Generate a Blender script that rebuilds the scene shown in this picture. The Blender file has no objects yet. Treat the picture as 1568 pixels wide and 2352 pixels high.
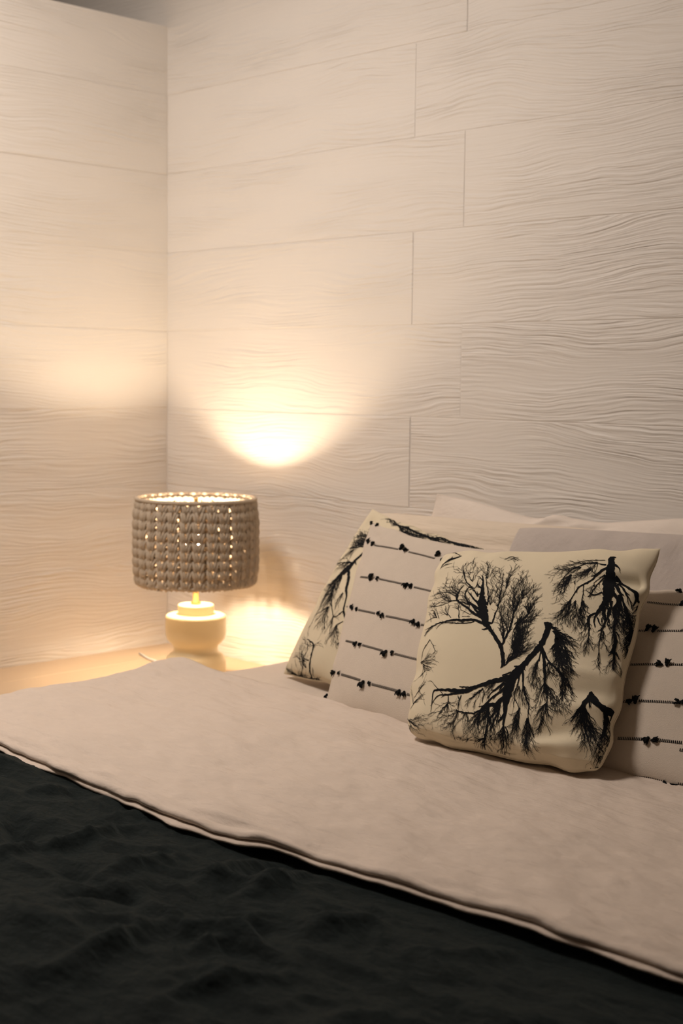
import bpy, bmesh, math, random
import numpy as np
from mathutils import Vector, Matrix, noise as mnoise

R = math.radians
scene = bpy.context.scene
COL = scene.collection

# ------------------------------------------------------------------ camera
cam_data = bpy.data.cameras.new('camera')
cam_data.sensor_fit = 'VERTICAL'
cam_data.sensor_height = 36.0
cam_data.sensor_width = 24.0
cam_data.lens = 50.0
cam_data.clip_start = 0.05
cam_data.dof.use_dof = True
cam_data.dof.focus_distance = 2.62
cam_data.dof.aperture_fstop = 4.3
cam = bpy.data.objects.new('camera', cam_data)
COL.objects.link(cam)
cam_pos = Vector((3.64892, -2.82292, 1.29155))
yaw, pitch, roll = R(45.2713), R(5.3292), R(0.6734)
fw = Vector((-math.sin(yaw) * math.cos(pitch), math.cos(yaw) * math.cos(pitch), -math.sin(pitch)))
r0 = Vector((math.cos(yaw), math.sin(yaw), 0))
u0 = r0.cross(fw)
rt = r0 * math.cos(roll) + u0 * math.sin(roll)
up = -r0 * math.sin(roll) + u0 * math.cos(roll)
m = Matrix.Identity(4)
for i in range(3):
    m[i][0], m[i][1], m[i][2], m[i][3] = rt[i], up[i], -fw[i], cam_pos[i]
cam.matrix_world = m
scene.camera = cam

# ------------------------------------------------------------------ world, exposure
world = bpy.data.worlds.new('World'); scene.world = world
world.use_nodes = True
world.node_tree.nodes['Background'].inputs[0].default_value = (1.0, 0.9, 0.8, 1)
world.node_tree.nodes['Background'].inputs[1].default_value = 0.02
scene.view_settings.view_transform = 'Standard'
scene.view_settings.look = 'None'
scene.view_settings.exposure = 0.1
scene.view_settings.gamma = 1.0
scene.view_settings.use_curve_mapping = False
scene.cycles.use_denoising = True
scene.cycles.max_bounces = 8
scene.cycles.diffuse_bounces = 5
scene.cycles.sample_clamp_indirect = 6.0

LAMP_BULB = 420.0          # radiance of the bedside bulb
CEILING_GLOW = 41.0        # radiance of the ceiling light's diffuser
BULB_COLOUR = (1.0, 0.77, 0.53)
CEIL_COLOUR = (1.0, 0.87, 0.77)

# ------------------------------------------------------------------ helpers
def tag(o, label=None, cat=None, group=None, kind=None):
    if label: o['label'] = label
    if cat: o['category'] = cat
    if group: o['group'] = group
    if kind: o['kind'] = kind
    return o

def obj_from(name, verts, faces, mat=None, parent=None, smooth=False):
    me = bpy.data.meshes.new(name)
    me.from_pydata([tuple(map(float, v)) for v in verts], [], [tuple(map(int, f)) for f in faces])
    if smooth: me.polygons.foreach_set('use_smooth', [True] * len(me.polygons))
    me.update()
    if mat: me.materials.append(mat)
    o = bpy.data.objects.new(name, me); COL.objects.link(o)
    if parent: o.parent = parent
    return o

def inst(name, me, parent=None):
    o = bpy.data.objects.new(name, me); COL.objects.link(o)
    if parent: o.parent = parent
    return o

def empty(name, loc=(0, 0, 0)):
    o = bpy.data.objects.new(name, None); COL.objects.link(o)
    o.location = loc; o.empty_display_size = 0.1
    return o

def grid_faces(nu, nv, off=0, close_u=False):
    """grid indexed [i*nv + j]"""
    F = []
    for i in range(nu if close_u else nu - 1):
        k = (i + 1) % nu
        for j in range(nv - 1):
            F.append((off + i * nv + j, off + k * nv + j, off + k * nv + j + 1, off + i * nv + j + 1))
    return F

def box_geo(x0, x1, y0, y1, z0, z1, bev=0.0):
    bm = bmesh.new()
    bmesh.ops.create_cube(bm, size=1.0)
    for v in bm.verts:
        v.co = Vector((x0 + (v.co.x + .5) * (x1 - x0), y0 + (v.co.y + .5) * (y1 - y0), z0 + (v.co.z + .5) * (z1 - z0)))
    if bev > 0:
        bmesh.ops.bevel(bm, geom=list(bm.edges), offset=bev, segments=1, affect='EDGES')
    return bm

def bm_obj(name, bm, mat=None, parent=None, smooth=False):
    me = bpy.data.meshes.new(name); bm.to_mesh(me); bm.free()
    if smooth: me.polygons.foreach_set('use_smooth', [True] * len(me.polygons))
    if mat: me.materials.append(mat)
    return inst(name, me, parent)

def box(name, x0, x1, y0, y1, z0, z1, mat, parent=None, bev=0.0):
    return bm_obj(name, box_geo(x0, x1, y0, y1, z0, z1, bev), mat, parent)

def lathe(name, prof, mat, parent=None, seg=48, centre=(0, 0)):
    V = []; n = len(prof)
    for i in range(seg):
        a = 2 * math.pi * i / seg
        for r, z in prof: V.append((centre[0] + r * math.cos(a), centre[1] + r * math.sin(a), z))
    return obj_from(name, V, grid_faces(seg, n, 0, True), mat, parent, True)

def tube_geo(pts, rad, sides=8):
    """tube along pts; rad number or list; returns verts, faces"""
    V = []; F = []; n = len(pts)
    P = [Vector(q) for q in pts]
    rad = rad if hasattr(rad, '__len__') else [rad] * n
    ref = Vector((0, 0, 1))
    for i in range(n):
        t = (P[min(i + 1, n - 1)] - P[max(i - 1, 0)]).normalized()
        a = t.cross(ref)
        if a.length < 1e-3: a = t.cross(Vector((1, 0, 0)))
        a.normalize(); b = t.cross(a)
        for k in range(sides):
            g = 2 * math.pi * k / sides
            V.append(P[i] + (a * math.cos(g) + b * math.sin(g)) * rad[i])
    for i in range(n - 1):
        for k in range(sides):
            l = (k + 1) % sides
            F.append((i * sides + k, i * sides + l, (i + 1) * sides + l, (i + 1) * sides + k))
    F.append(tuple(range(sides))[::-1]); F.append(tuple((n - 1) * sides + k for k in range(sides)))
    return V, F

def tube(name, pts, rad, mat, parent=None, sides=8):
    V, F = tube_geo(pts, rad, sides)
    return obj_from(name, V, F, mat, parent, True)

# ------------------------------------------------------------------ materials
def new_mat(name, col, rough=0.8, spec=0.3):
    m = bpy.data.materials.new(name); m.use_nodes = True
    b = m.node_tree.nodes['Principled BSDF']
    b.inputs['Base Color'].default_value = (*col, 1)
    b.inputs['Roughness'].default_value = rough
    b.inputs['Specular IOR Level'].default_value = spec
    return m, m.node_tree, b

class NT:
    def __init__(self, nt): self.nt = nt
    def n(self, typ, **kw):
        nd = self.nt.nodes.new(typ)
        for k, v in kw.items(): setattr(nd, k, v)
        return nd
    def link(self, a, b): self.nt.links.new(a, b)
    def math(self, op, a, b=None):
        nd = self.n('ShaderNodeMath', operation=op)
        for i, x in enumerate((a, b)):
            if x is None: continue
            if isinstance(x, (int, float)): nd.inputs[i].default_value = x
            else: self.link(x, nd.inputs[i])
        return nd.outputs[0]
    def comb(self, x, y, z):
        nd = self.n('ShaderNodeCombineXYZ')
        for i, q in enumerate((x, y, z)):
            if isinstance(q, (int, float)): nd.inputs[i].default_value = q
            else: self.link(q, nd.inputs[i])
        return nd.outputs[0]
    def noise(self, vec, scale, detail=2.0, rough=0.5):
        nd = self.n('ShaderNodeTexNoise')
        nd.inputs['Scale'].default_value = scale
        nd.inputs['Detail'].default_value = detail
        nd.inputs['Roughness'].default_value = rough
        self.link(vec, nd.inputs['Vector'])
        return nd.outputs['Fac']
    def bump(self, h, bsdf, strength, dist):
        nd = self.n('ShaderNodeBump')
        nd.inputs['Strength'].default_value = strength
        nd.inputs['Distance'].default_value = dist
        self.link(h, nd.inputs['Height']); self.link(nd.outputs[0], bsdf.inputs['Normal'])

def mat_board(name, col, depth=0.0058, pitch=175.0):
    """painted board with embossed wood grain running along local x"""
    m, nt, b = new_mat(name, col, 0.55, 0.35)
    g = NT(nt)
    tc = g.n('ShaderNodeTexCoord'); sp = g.n('ShaderNodeSeparateXYZ'); g.link(tc.outputs['Object'], sp.inputs[0])
    oi = g.n('ShaderNodeObjectInfo')
    rnd = g.math('MULTIPLY', oi.outputs['Random'], 60.0)
    x, z = sp.outputs['X'], sp.outputs['Z']
    w1 = g.noise(g.comb(g.math('ADD', g.math('MULTIPLY', x, 1.6), rnd), g.math('MULTIPLY', z, 4.5), rnd), 1.0, 1.0)
    w2 = g.noise(g.comb(g.math('MULTIPLY', x, 9.0), g.math('MULTIPLY', z, 16.0), rnd), 1.0, 1.0)
    ph = g.math('ADD', z, g.math('ADD', g.math('MULTIPLY', w1, 0.135), g.math('MULTIPLY', w2, 0.012)))
    h1 = g.noise(g.comb(g.math('MULTIPLY', x, 5.5), g.math('MULTIPLY', ph, pitch), rnd), 1.0, 2.0, 0.45)
    msk = g.noise(g.comb(g.math('MULTIPLY', x, 2.2), g.math('MULTIPLY', z, 9.0), g.math('ADD', rnd, 7.0)), 1.0, 1.0)
    mr = g.n('ShaderNodeMapRange'); g.link(msk, mr.inputs[0])
    mr.inputs[1].default_value = 0.33; mr.inputs[2].default_value = 0.62; mr.inputs[3].default_value = 0.15; mr.inputs[4].default_value = 1.0
    hh = g.math('MULTIPLY', h1, mr.outputs[0])
    g.bump(hh, b, 1.0, depth)
    return m

def mat_cloth(name, col, weave=900.0, wdist=0.00035, wrink=0.004, wscale=(6, 6, 6), rough=0.95, mottle=0.06, sheen=0.0):
    m, nt, b = new_mat(name, col, rough, 0.1)
    g = NT(nt)
    tc = g.n('ShaderNodeTexCoord'); sp = g.n('ShaderNodeSeparateXYZ'); g.link(tc.outputs['Object'], sp.inputs[0])
    v = tc.outputs['Object']
    mp = g.n('ShaderNodeMapping'); mp.inputs['Scale'].default_value = wscale; g.link(v, mp.inputs[0])
    big = g.noise(mp.outputs[0], 1.0, 4.0, 0.55)
    fine = g.noise(v, weave, 1.0, 0.5)
    h = g.math('ADD', g.math('MULTIPLY', big, wrink), g.math('MULTIPLY', fine, wdist))
    g.bump(h, b, 1.0, 1.0)
    mo = g.noise(v, 40.0, 3.0, 0.6)
    mx = g.n('ShaderNodeMix', data_type='RGBA')
    g.link(mo, mx.inputs['Factor'])
    mx.inputs['A'].default_value = (*[c * (1 - mottle) for c in col], 1)
    mx.inputs['B'].default_value = (*[min(1, c * (1 + mottle)) for c in col], 1)
    g.link(mx.outputs['Result'], b.inputs['Base Color'])
    if sheen:
        b.inputs['Sheen Weight'].default_value = sheen
        b.inputs['Sheen Tint'].default_value = (0.62, 0.80, 0.82, 1)
    return m

M = {}
M['board'] = mat_board('painted_board', (0.78, 0.745, 0.70))
M['board_plain'] = new_mat('painted_wall', (0.30, 0.265, 0.225), 0.7)[0]
M['groove'] = new_mat('joint_filler', (0.78, 0.745, 0.70), 0.6)[0]
M['ceiling'] = new_mat('ceiling_paint', (0.52, 0.49, 0.45), 0.9)[0]
M['floor'] = mat_board('floor_board', (0.36, 0.25, 0.16), 0.0004)
M['bench'] = mat_board('bench_wood', (0.56, 0.42, 0.28), 0.0006, 160.0)
M['ceramic'] = new_mat('cream_ceramic', (0.80, 0.69, 0.45), 0.35, 0.4)[0]
M['brass'] = new_mat('brass', (0.70, 0.48, 0.20), 0.35)[0]
M['brass'].node_tree.nodes['Principled BSDF'].inputs['Metallic'].default_value = 0.9
M['wire'] = new_mat('painted_wire', (0.75, 0.72, 0.68), 0.4)[0]
M['yarn'] = mat_cloth('knit_yarn', (0.50, 0.42, 0.325), 420.0, 0.0008, 0.0, (1, 1, 1), 0.95, 0.1)
M['sheet'] = mat_cloth('beige_linen', (0.64, 0.55, 0.475), 700.0, 0.0006, 0.015, (8, 18, 8), 0.95, 0.05)
M['fitted'] = mat_cloth('fitted_linen', (0.64, 0.56, 0.485), 700.0, 0.0003, 0.006, (7, 4, 5), 0.95, 0.05)
M['duvet'] = mat_cloth('dark_linen', (0.0052, 0.0088, 0.0090), 600.0, 0.0006, 0.026, (9, 16, 9), 0.85, 0.2, 0.06)
M['cream'] = mat_cloth('cream_canvas', (0.68, 0.60, 0.445), 900.0, 0.0002, 0.0, (1, 1, 1), 0.9, 0.02)
M['ink'] = new_mat('black_print', (0.006, 0.007, 0.009), 0.85, 0.1)[0]
M['woven'] = mat_cloth('woven_cotton', (0.60, 0.525, 0.445), 520.0, 0.0006, 0.0, (1, 1, 1), 0.95, 0.05)
M['thread'] = new_mat('black_thread', (0.008, 0.009, 0.010), 0.9, 0.1)[0]
M['pillow_a'] = mat_cloth('ivory_linen', (0.72, 0.645, 0.575), 700.0, 0.0003, 0.010, (6, 6, 14), 0.95, 0.03)
M['pillow_b'] = mat_cloth('cream_linen', (0.67, 0.58, 0.475), 700.0, 0.0003, 0.020, (3, 3, 22), 0.95, 0.03)
M['pillow_c'] = mat_cloth('grey_mauve_linen', (0.50, 0.445, 0.41), 600.0, 0.0005, 0.012, (9, 9, 6), 0.95, 0.04)
M['frame_wood'] = mat_board('bed_frame_wood', (0.30, 0.20, 0.12), 0.0003)

def mat_emit(name, col, strength):
    m = bpy.data.materials.new(name); m.use_nodes = True
    b = m.node_tree.nodes['Principled BSDF']
    b.inputs['Base Color'].default_value = (0.9, 0.9, 0.9, 1)
    b.inputs['Emission Color'].default_value = (*col, 1)
    b.inputs['Emission Strength'].default_value = strength
    return m
M['bulb'] = mat_emit('bulb_glass', BULB_COLOUR, LAMP_BULB)
M['diffuser'] = mat_emit('light_diffuser', CEIL_COLOUR, CEILING_GLOW)

# ------------------------------------------------------------------ room shell
COURSE = 0.245
LINE0 = 1.92821
XJ = (1.0581, 1.2322)       # where the board ends meet, alternating by course
ROOM_X0, ROOM_X1, ROOM_Y1, ROOM_H = -1.8, 4.7, -4.4, 3.05
rng = random.Random(11)

def board(x0, x1, z0, z1, thick, mat, parent, gap=0.0009):
    bm = box_geo(0, x1 - x0 - 2 * gap, -thick, 0.002, 0, z1 - z0 - 2 * gap, 0.0011)
    o = bm_obj('plank', bm, mat, parent)
    return o

wall_r = tag(box('wall_right', ROOM_X0, ROOM_X1, 0.0014, 0.12, 0, ROOM_H, M['groove']), kind='structure')
k = -5
while True:
    zt = LINE0 - k * COURSE; zb = zt - COURSE
    if zt < 0.02: break
    zt = min(zt, ROOM_H); zb = max(zb, 0.0)
    xj = XJ[1] if k % 2 == 0 else XJ[0]
    for a, b_ in ((ROOM_X0, xj), (xj, ROOM_X1)):
        th = 0.0085 + rng.uniform(-0.0005, 0.0005)
        o = board(a, b_, zb, zt, th, M['board'], wall_r)
        o.location = (a + 0.0009, 0.0085, zb + 0.0009)
        o.rotation_euler = (R(rng.uniform(-0.08, 0.08)), 0, R(rng.uniform(-0.01, 0.01)))
    k += 1

PART_H, PART_Y = 2.387, -2.7
wall_l = tag(box('wall_left', -0.11, -0.0014, PART_Y, 0.0, 0, PART_H - 0.002, M['groove']), kind='structure')
k = -2
while True:
    zt = LINE0 - k * COURSE; zb = zt - COURSE
    if zt < 0.02: break
    zt = min(zt, PART_H); zb = max(zb, 0.0)
    th = 0.0085 + rng.uniform(-0.0004, 0.0004)
    o = board(0, -PART_Y - 0.001, zb, zt, th, M['board'], wall_l)
    # local +x runs towards -Y, local -y faces the room (+X)
    o.rotation_euler = (0, R(rng.uniform(-0.02, 0.02)), R(-90))
    o.rotation_euler = (0, 0, R(90))
    o.location = (-0.0085, PART_Y, zb + 0.0009)
    k += 1

tag(box('floor', ROOM_X0, ROOM_X1, ROOM_Y1, 0.0, -0.05, 0.0, M['floor']), kind='structure')
tag(box('ceiling', ROOM_X0, ROOM_X1, ROOM_Y1, 0.12, ROOM_H, ROOM_H + 0.05, M['ceiling']), kind='structure')
tag(box('wall_back', ROOM_X0, ROOM_X1, ROOM_Y1 - 0.1, ROOM_Y1, 0, ROOM_H, M['board_plain']), kind='structure')
tag(box('wall_far_right', ROOM_X1, ROOM_X1 + 0.1, ROOM_Y1, 0.12, 0, ROOM_H, M['board_plain']), kind='structure')
tag(box('wall_far_left', ROOM_X0 - 0.1, ROOM_X0, ROOM_Y1, 0.12, 0, ROOM_H, M['board_plain']), kind='structure')

# ceiling light over the bed (out of the frame): round housing with a frosted diffuser on its underside
CL = (0.85, -1.62)
cl = tag(empty('ceiling_light', (CL[0], CL[1], ROOM_H)), 'round flush ceiling light with frosted diffuser above the bed', 'lamp')
lathe('housing', [(0.0, 0.0), (0.36, 0.0), (0.36, -0.06), (0.335, -0.06), (0.335, -0.035), (0.0, -0.035)], M['board_plain'], cl, 40)
lathe('diffuser', [(0.334, -0.04), (0.334, -0.05), (0.0, -0.052)], M['diffuser'], cl, 40)

# ------------------------------------------------------------------ bench along the partition, with the lamp
BX, BZ = 0.72, 0.43
bench = tag(empty('bench', (0.36, -0.9, 0)), 'long pale wooden bench against the left wall beside the bed', 'bench')
def bpart(name, x0, x1, y0, y1, z0, z1, bev=0.003):
    bm = box_geo(0, y1 - y0, -(x1 - x0), 0, 0, z1 - z0, bev)
    o = bm_obj(name, bm, M['bench'], bench)
    o.rotation_euler = (0, 0, R(90)); o.location = (x0 - 0.36, y0 + 0.9, z0)
    return o
for i in range(4):       # top made of four long slabs
    w = (BX - 0.005) / 4
    bpart('top_plank', 0.0006 + i * w, 0.0006 + (i + 1) * w - 0.0006, -1.9, -0.001, BZ - 0.035, BZ)
bpart('front_panel', BX - 0.03, BX - 0.01, -1.88, -0.02, 0.08, BZ - 0.036)
bpart('side_panel', 0.02, BX - 0.031, -1.88, -1.86, 0.0, BZ - 0.036)
bpart('side_panel', 0.02, BX - 0.031, -0.04, -0.02, 0.0, BZ - 0.036)

LX, LY = 0.495, -0.281
lamp = tag(empty('table_lamp', (LX, LY, BZ)), 'lit table lamp with chunky knitted shade and turned cream base', 'lamp')
Zw = lambda z: z - BZ
# turned base
prof = [(0.0, 0.0005), (0.080, 0.0005), (0.0855, 0.006), (0.0865, 0.020), (0.0865, 0.052), (0.083, 0.064), (0.074, 0.073),
        (0.066, 0.078), (0.0635, 0.084), (0.0635, 0.093), (0.066, 0.100), (0.074, 0.107), (0.082, 0.117), (0.0862, 0.130),
        (0.0868, 0.145), (0.0868, 0.178), (0.085, 0.184), (0.080, 0.187), (0.060, 0.188), (0.0525, 0.1885), (0.0515, 0.191),
        (0.0515, 0.212), (0.0505, 0.215), (0.047, 0.2165), (0.016, 0.217), (0.0, 0.217)]
lathe('base', prof, M['ceramic'], lamp, 64)
SH0, SH1 = Zw(0.7075), Zw(0.9545)      # shade bottom and top
SR = 0.1770
lathe('stem', [(0.0, 0.216), (0.014, 0.216), (0.014, 0.224), (0.009, 0.226), (0.009, 0.300), (0.018, 0.302), (0.018, 0.350), (0.015, 0.356), (0.0, 0.356)], M['brass'], lamp, 24)
# bulb
bz = Zw(0.822)
bp = []
for i in range(15):
    a = math.pi * i / 14
    bp.append((0.031 * math.sin(a) * (1.0 if a < 1.7 else 1 - 0.30 * (a - 1.7) / 1.45), bz + 0.033 * math.cos(a) - (0.006 if a > 2.6 else 0)))
lathe('bulb', bp, M['bulb'], lamp, 24)
# cord on the bench
cord = [(0.0 + 0.08 * math.cos(1.9), 0.08 * math.sin(1.9), 0.006)]
for i in range(1, 9): cord.append((-0.03 - 0.045 * i, 0.075 + 0.02 * math.sin(i * 0.9), 0.004))
tube('cord', cord, 0.003, M['wire'], lamp, 6)

shade = empty('shade', (0, 0, 0)); shade.parent = lamp
tag(shade, 'taupe chunky knitted drum shade, white inside')
def ring(name, rad, z, r, mat, parent, seg=64, sides=8):
    V = []; 
    for i in range(seg):
        a = 2 * math.pi * i / seg
        for k in range(sides):
            g = 2 * math.pi * k / sides
            rr = rad + r * math.cos(g)
            V.append((rr * math.cos(a), rr * math.sin(a), z + r * math.sin(g)))
    F = []
    for i in range(seg):
        for k in range(sides):
            i2, k2 = (i + 1) % seg, (k + 1) % sides
            F.append((i * sides + k, i2 * sides + k, i2 * sides + k2, i * sides + k2))
    return obj_from(name, V, F, mat, parent, True)
ring('rim', SR - 0.0085, SH1 - 0.0055, 0.0058, M['yarn'], shade)
ring('rim', SR - 0.0100, SH0 + 0.0055, 0.0058, M['yarn'], shade)
# spider: centre ring and three wire arms, with a small finial
zs = SH1 - 0.018
ring('fitter_ring', 0.014, zs, 0.002, M['brass'], shade, 24, 6)
for i in range(3):
    a = R(20 + 120 * i)
    tube('spider_arm', [(0.014 * math.cos(a), 0.014 * math.sin(a), zs), (0.09 * math.cos(a), 0.09 * math.sin(a), zs - 0.002), ((SR - 0.006) * math.cos(a), (SR - 0.006) * math.sin(a), SH1 - 0.008)], 0.0014, M['wire'], shade, 6)
lathe('finial', [(0.0, zs - 0.006), (0.009, zs - 0.006), (0.010, zs + 0.002), (0.006, zs + 0.006), (0.007, zs + 0.011), (0.004, zs + 0.016), (0.0, zs + 0.017)], M['brass'], shade, 16)

# knitted stitches: V shapes, each of two double-strand legs
NCOL, NROW = 30, 9
pitch_w = 2 * math.pi * SR / NCOL
row_h = (SH1 - SH0 - 0.012) / NROW
def stitch_mesh(seed):
    r_ = random.Random(seed)
    V = []; F = []
    def put(pts, rad, sides=6):
        v, f = tube_geo(pts, rad, sides)
        o = len(V); V.extend(v); F.extend([tuple(q + o for q in ff) for ff in f])
    hp = pitch_w * 0.5
    for s in (-1, 1):
        wob = r_.uniform(-0.0008, 0.0008)
        for strand in (-1, 1):
            pts = []; rad = []
            n = 7
            for i in range(n):
                t = i / (n - 1)
                x = s * (0.0040 + (hp - 0.0092) * t) + strand * 0.0034 + wob
                z = -row_h * 0.16 + row_h * 1.34 * t + strand * s * -0.0020
                bul = math.sin(math.pi * min(1, max(0, t))) ** 0.45
                y = -0.0075 + 0.0090 * bul - 0.0030 * t
                pts.append((x, y, z)); rad.append(0.0050 * (0.74 + 0.28 * bul) + r_.uniform(-0.0002, 0.0002))
            put(pts, rad)
    # loop crossing behind the two legs
    put([(-hp * 1.05, -0.0125, row_h * 0.62), (-hp * 0.5, -0.0150, row_h * 0.80), (0, -0.0135, row_h * 0.55), (hp * 0.5, -0.0150, row_h * 0.80), (hp * 1.05, -0.0125, row_h * 0.62)], 0.0068)
    # extra strand added behind the column join to block light leaks
    put([(hp * 0.98, -0.0125, -row_h * 0.30), (hp * 0.98, -0.0150, row_h * 0.3), (hp * 0.98, -0.0125, row_h * 0.90)], 0.0090 if seed % 7 else 0.0066)
    me = bpy.data.meshes.new('knit_stitch')
    me.from_pydata([tuple(v) for v in V], [], F)
    me.polygons.foreach_set('use_smooth', [True] * len(me.polygons)); me.update()
    me.materials.append(M['yarn'])
    return me
st = [stitch_mesh(100 + i) for i in range(6)]
rs = random.Random(5)
colw = [rs.uniform(0.90, 1.03) for _ in range(NCOL)]
for c in range(NCOL):
    a = 2 * math.pi * (c + rs.uniform(-0.06, 0.06)) / NCOL
    for q in range(NROW):
        z = SH0 + 0.004 + q * row_h + rs.uniform(-0.0012, 0.0012)
        # the drum tucks in slightly at its two rims
        e = (q + 0.5) / NROW
        rr = SR - 0.0010 - 0.009 * (abs(2 * e - 1) ** 4)
        o = inst('knit_stitch', st[rs.randrange(6)], shade)
        aa = a + rs.uniform(-0.008, 0.008)
        o.location = (rr * math.cos(aa), rr * math.sin(aa), z)
        # local +y points outwards
        o.rotation_euler = (R(rs.uniform(-3, 3)), R(rs.uniform(-3, 3)), aa - math.pi / 2)
        zt = z + row_h * 1.27
        sz = 1.0 if zt < SH1 - 0.004 else (SH1 - 0.004 - z) / (row_h * 1.27)
        o.scale = (colw[c] * rs.uniform(0.97, 1.04), 1.0, sz)

# ------------------------------------------------------------------ bed
MX0, MX1, MY0, MY1, MZ = 0.885, 2.95, -0.045, -2.05, 0.545
bed = tag(empty('bed_frame', ((MX0 + MX1) / 2, -1.05, 0)), 'low wooden bed frame under the mattress', 'bed')
def bedpart(name, x0, x1, y0, y1, z0, z1):
    o = box(name, x0, x1, y0, y1, z0, z1, M['frame_wood'], None, 0.004)
    o.parent = bed; o.matrix_parent_inverse = Matrix.Translation(-Vector(bed.location))
    return o
bedpart('side_rail', MX0 + 0.03, MX0 + 0.06, MY1 + 0.03, MY0 - 0.02, 0.14, 0.278)
bedpart('side_rail', MX1 - 0.06, MX1 - 0.03, MY1 + 0.03, MY0 - 0.02, 0.14, 0.278)
bedpart('foot_rail', MX0 + 0.061, MX1 - 0.061, MY1 + 0.03, MY1 + 0.06, 0.14, 0.278)
bedpart('head_rail', MX0 + 0.061, MX1 - 0.061, MY0 - 0.05, MY0 - 0.02, 0.14, 0.278)
for i in range(8):
    y = MY0 - 0.15 - i * 0.24
    bedpart('slat', MX0 + 0.061, MX1 - 0.061, y - 0.09, y, 0.255, 0.277)
for x in (MX0 + 0.04, MX1 - 0.11):
    for y in (MY0 - 0.10, MY1 + 0.04):
        bedpart('leg', x, x + 0.07, y, y + 0.06, 0.0, 0.139)

def fbm(x, y, z=0.0, oct=4, lac=2.1, gain=0.5):
    s = 0; a = 1; f = 1
    for _ in range(oct):
        s += a * mnoise.noise((x * f, y * f, z + 13.7 * f)); a *= gain; f *= lac
    return s

# rounded slab: cross path over the bed in x (left side, top, right side)
def side_path(x0, x1, ztop, zlow, rad, n_side, n_arc, n_top):
    """list of (x, z, nx, nz) going up the left side, over the top, down the right side"""
    P = []
    for i in range(n_side):
        t = i / n_side; P.append((x0, zlow + (ztop - rad - zlow) * t, -1, 0))
    for i in range(n_arc):
        a = math.pi - (math.pi / 2) * i / n_arc
        P.append((x0 + rad + rad * math.cos(a), ztop - rad + rad * math.sin(a), math.cos(a), math.sin(a)))
    for i in range(n_top + 1):
        t = i / n_top; P.append((x0 + rad + (x1 - x0 - 2 * rad) * t, ztop, 0, 1))
    for i in range(1, n_arc + 1):
        a = math.pi / 2 - (math.pi / 2) * i / n_arc
        P.append((x1 - rad + rad * math.cos(a), ztop - rad + rad * math.sin(a), math.cos(a), math.sin(a)))
    for i in range(1, n_side + 1):
        t = i / n_side; P.append((x1, ztop - rad - (ztop - rad - zlow) * t, 1, 0))
    return P

def draped(name, path, prof, hfun, mat, yfun=None):
    """prof: list of (y, h): a point of the path is moved along its normal by h + hfun"""
    V = []; nv = len(prof)
    for (x, z, nx, nz) in path:
        for (y, h) in prof:
            yy = y + (yfun(x, z, y) if yfun else 0.0)
            d = h + hfun(x, yy, z)
            V.append((x + nx * d, yy, z + nz * d))
    F = [f[::-1] for f in grid_faces(len(path), nv)]
    return obj_from(name, V, F, mat, None, True)

# mattress with its fitted sheet
path = side_path(MX0, MX1, MZ, 0.282, 0.035, 5, 6, 90)
prof = [(MY0, -0.2), (MY0, -0.12), (MY0, -0.035), (MY0 - 0.01, -0.012), (MY0 - 0.035, 0.0)]
prof += [(MY0 - 0.035 - (MY0 - MY1 - 0.07) * i / 90, 0.0) for i in range(1, 91)]
prof += [(MY1 + 0.01, -0.012), (MY1, -0.035), (MY1, -0.12), (MY1, -0.2)]
mattress = draped('mattress', path, prof, lambda x, y, z: 0.004 * fbm(x * 3, y * 2.2, 1.0, 3) + 0.003 * fbm(x * 12, y * 4, 4.0, 2) - 0.03 * max(0.0, min(1.0, (-1.0 - y) / 0.3)), M['fitted'])
tag(mattress, 'mattress in a beige fitted sheet showing beside the leftmost cushion', 'mattress')

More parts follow.
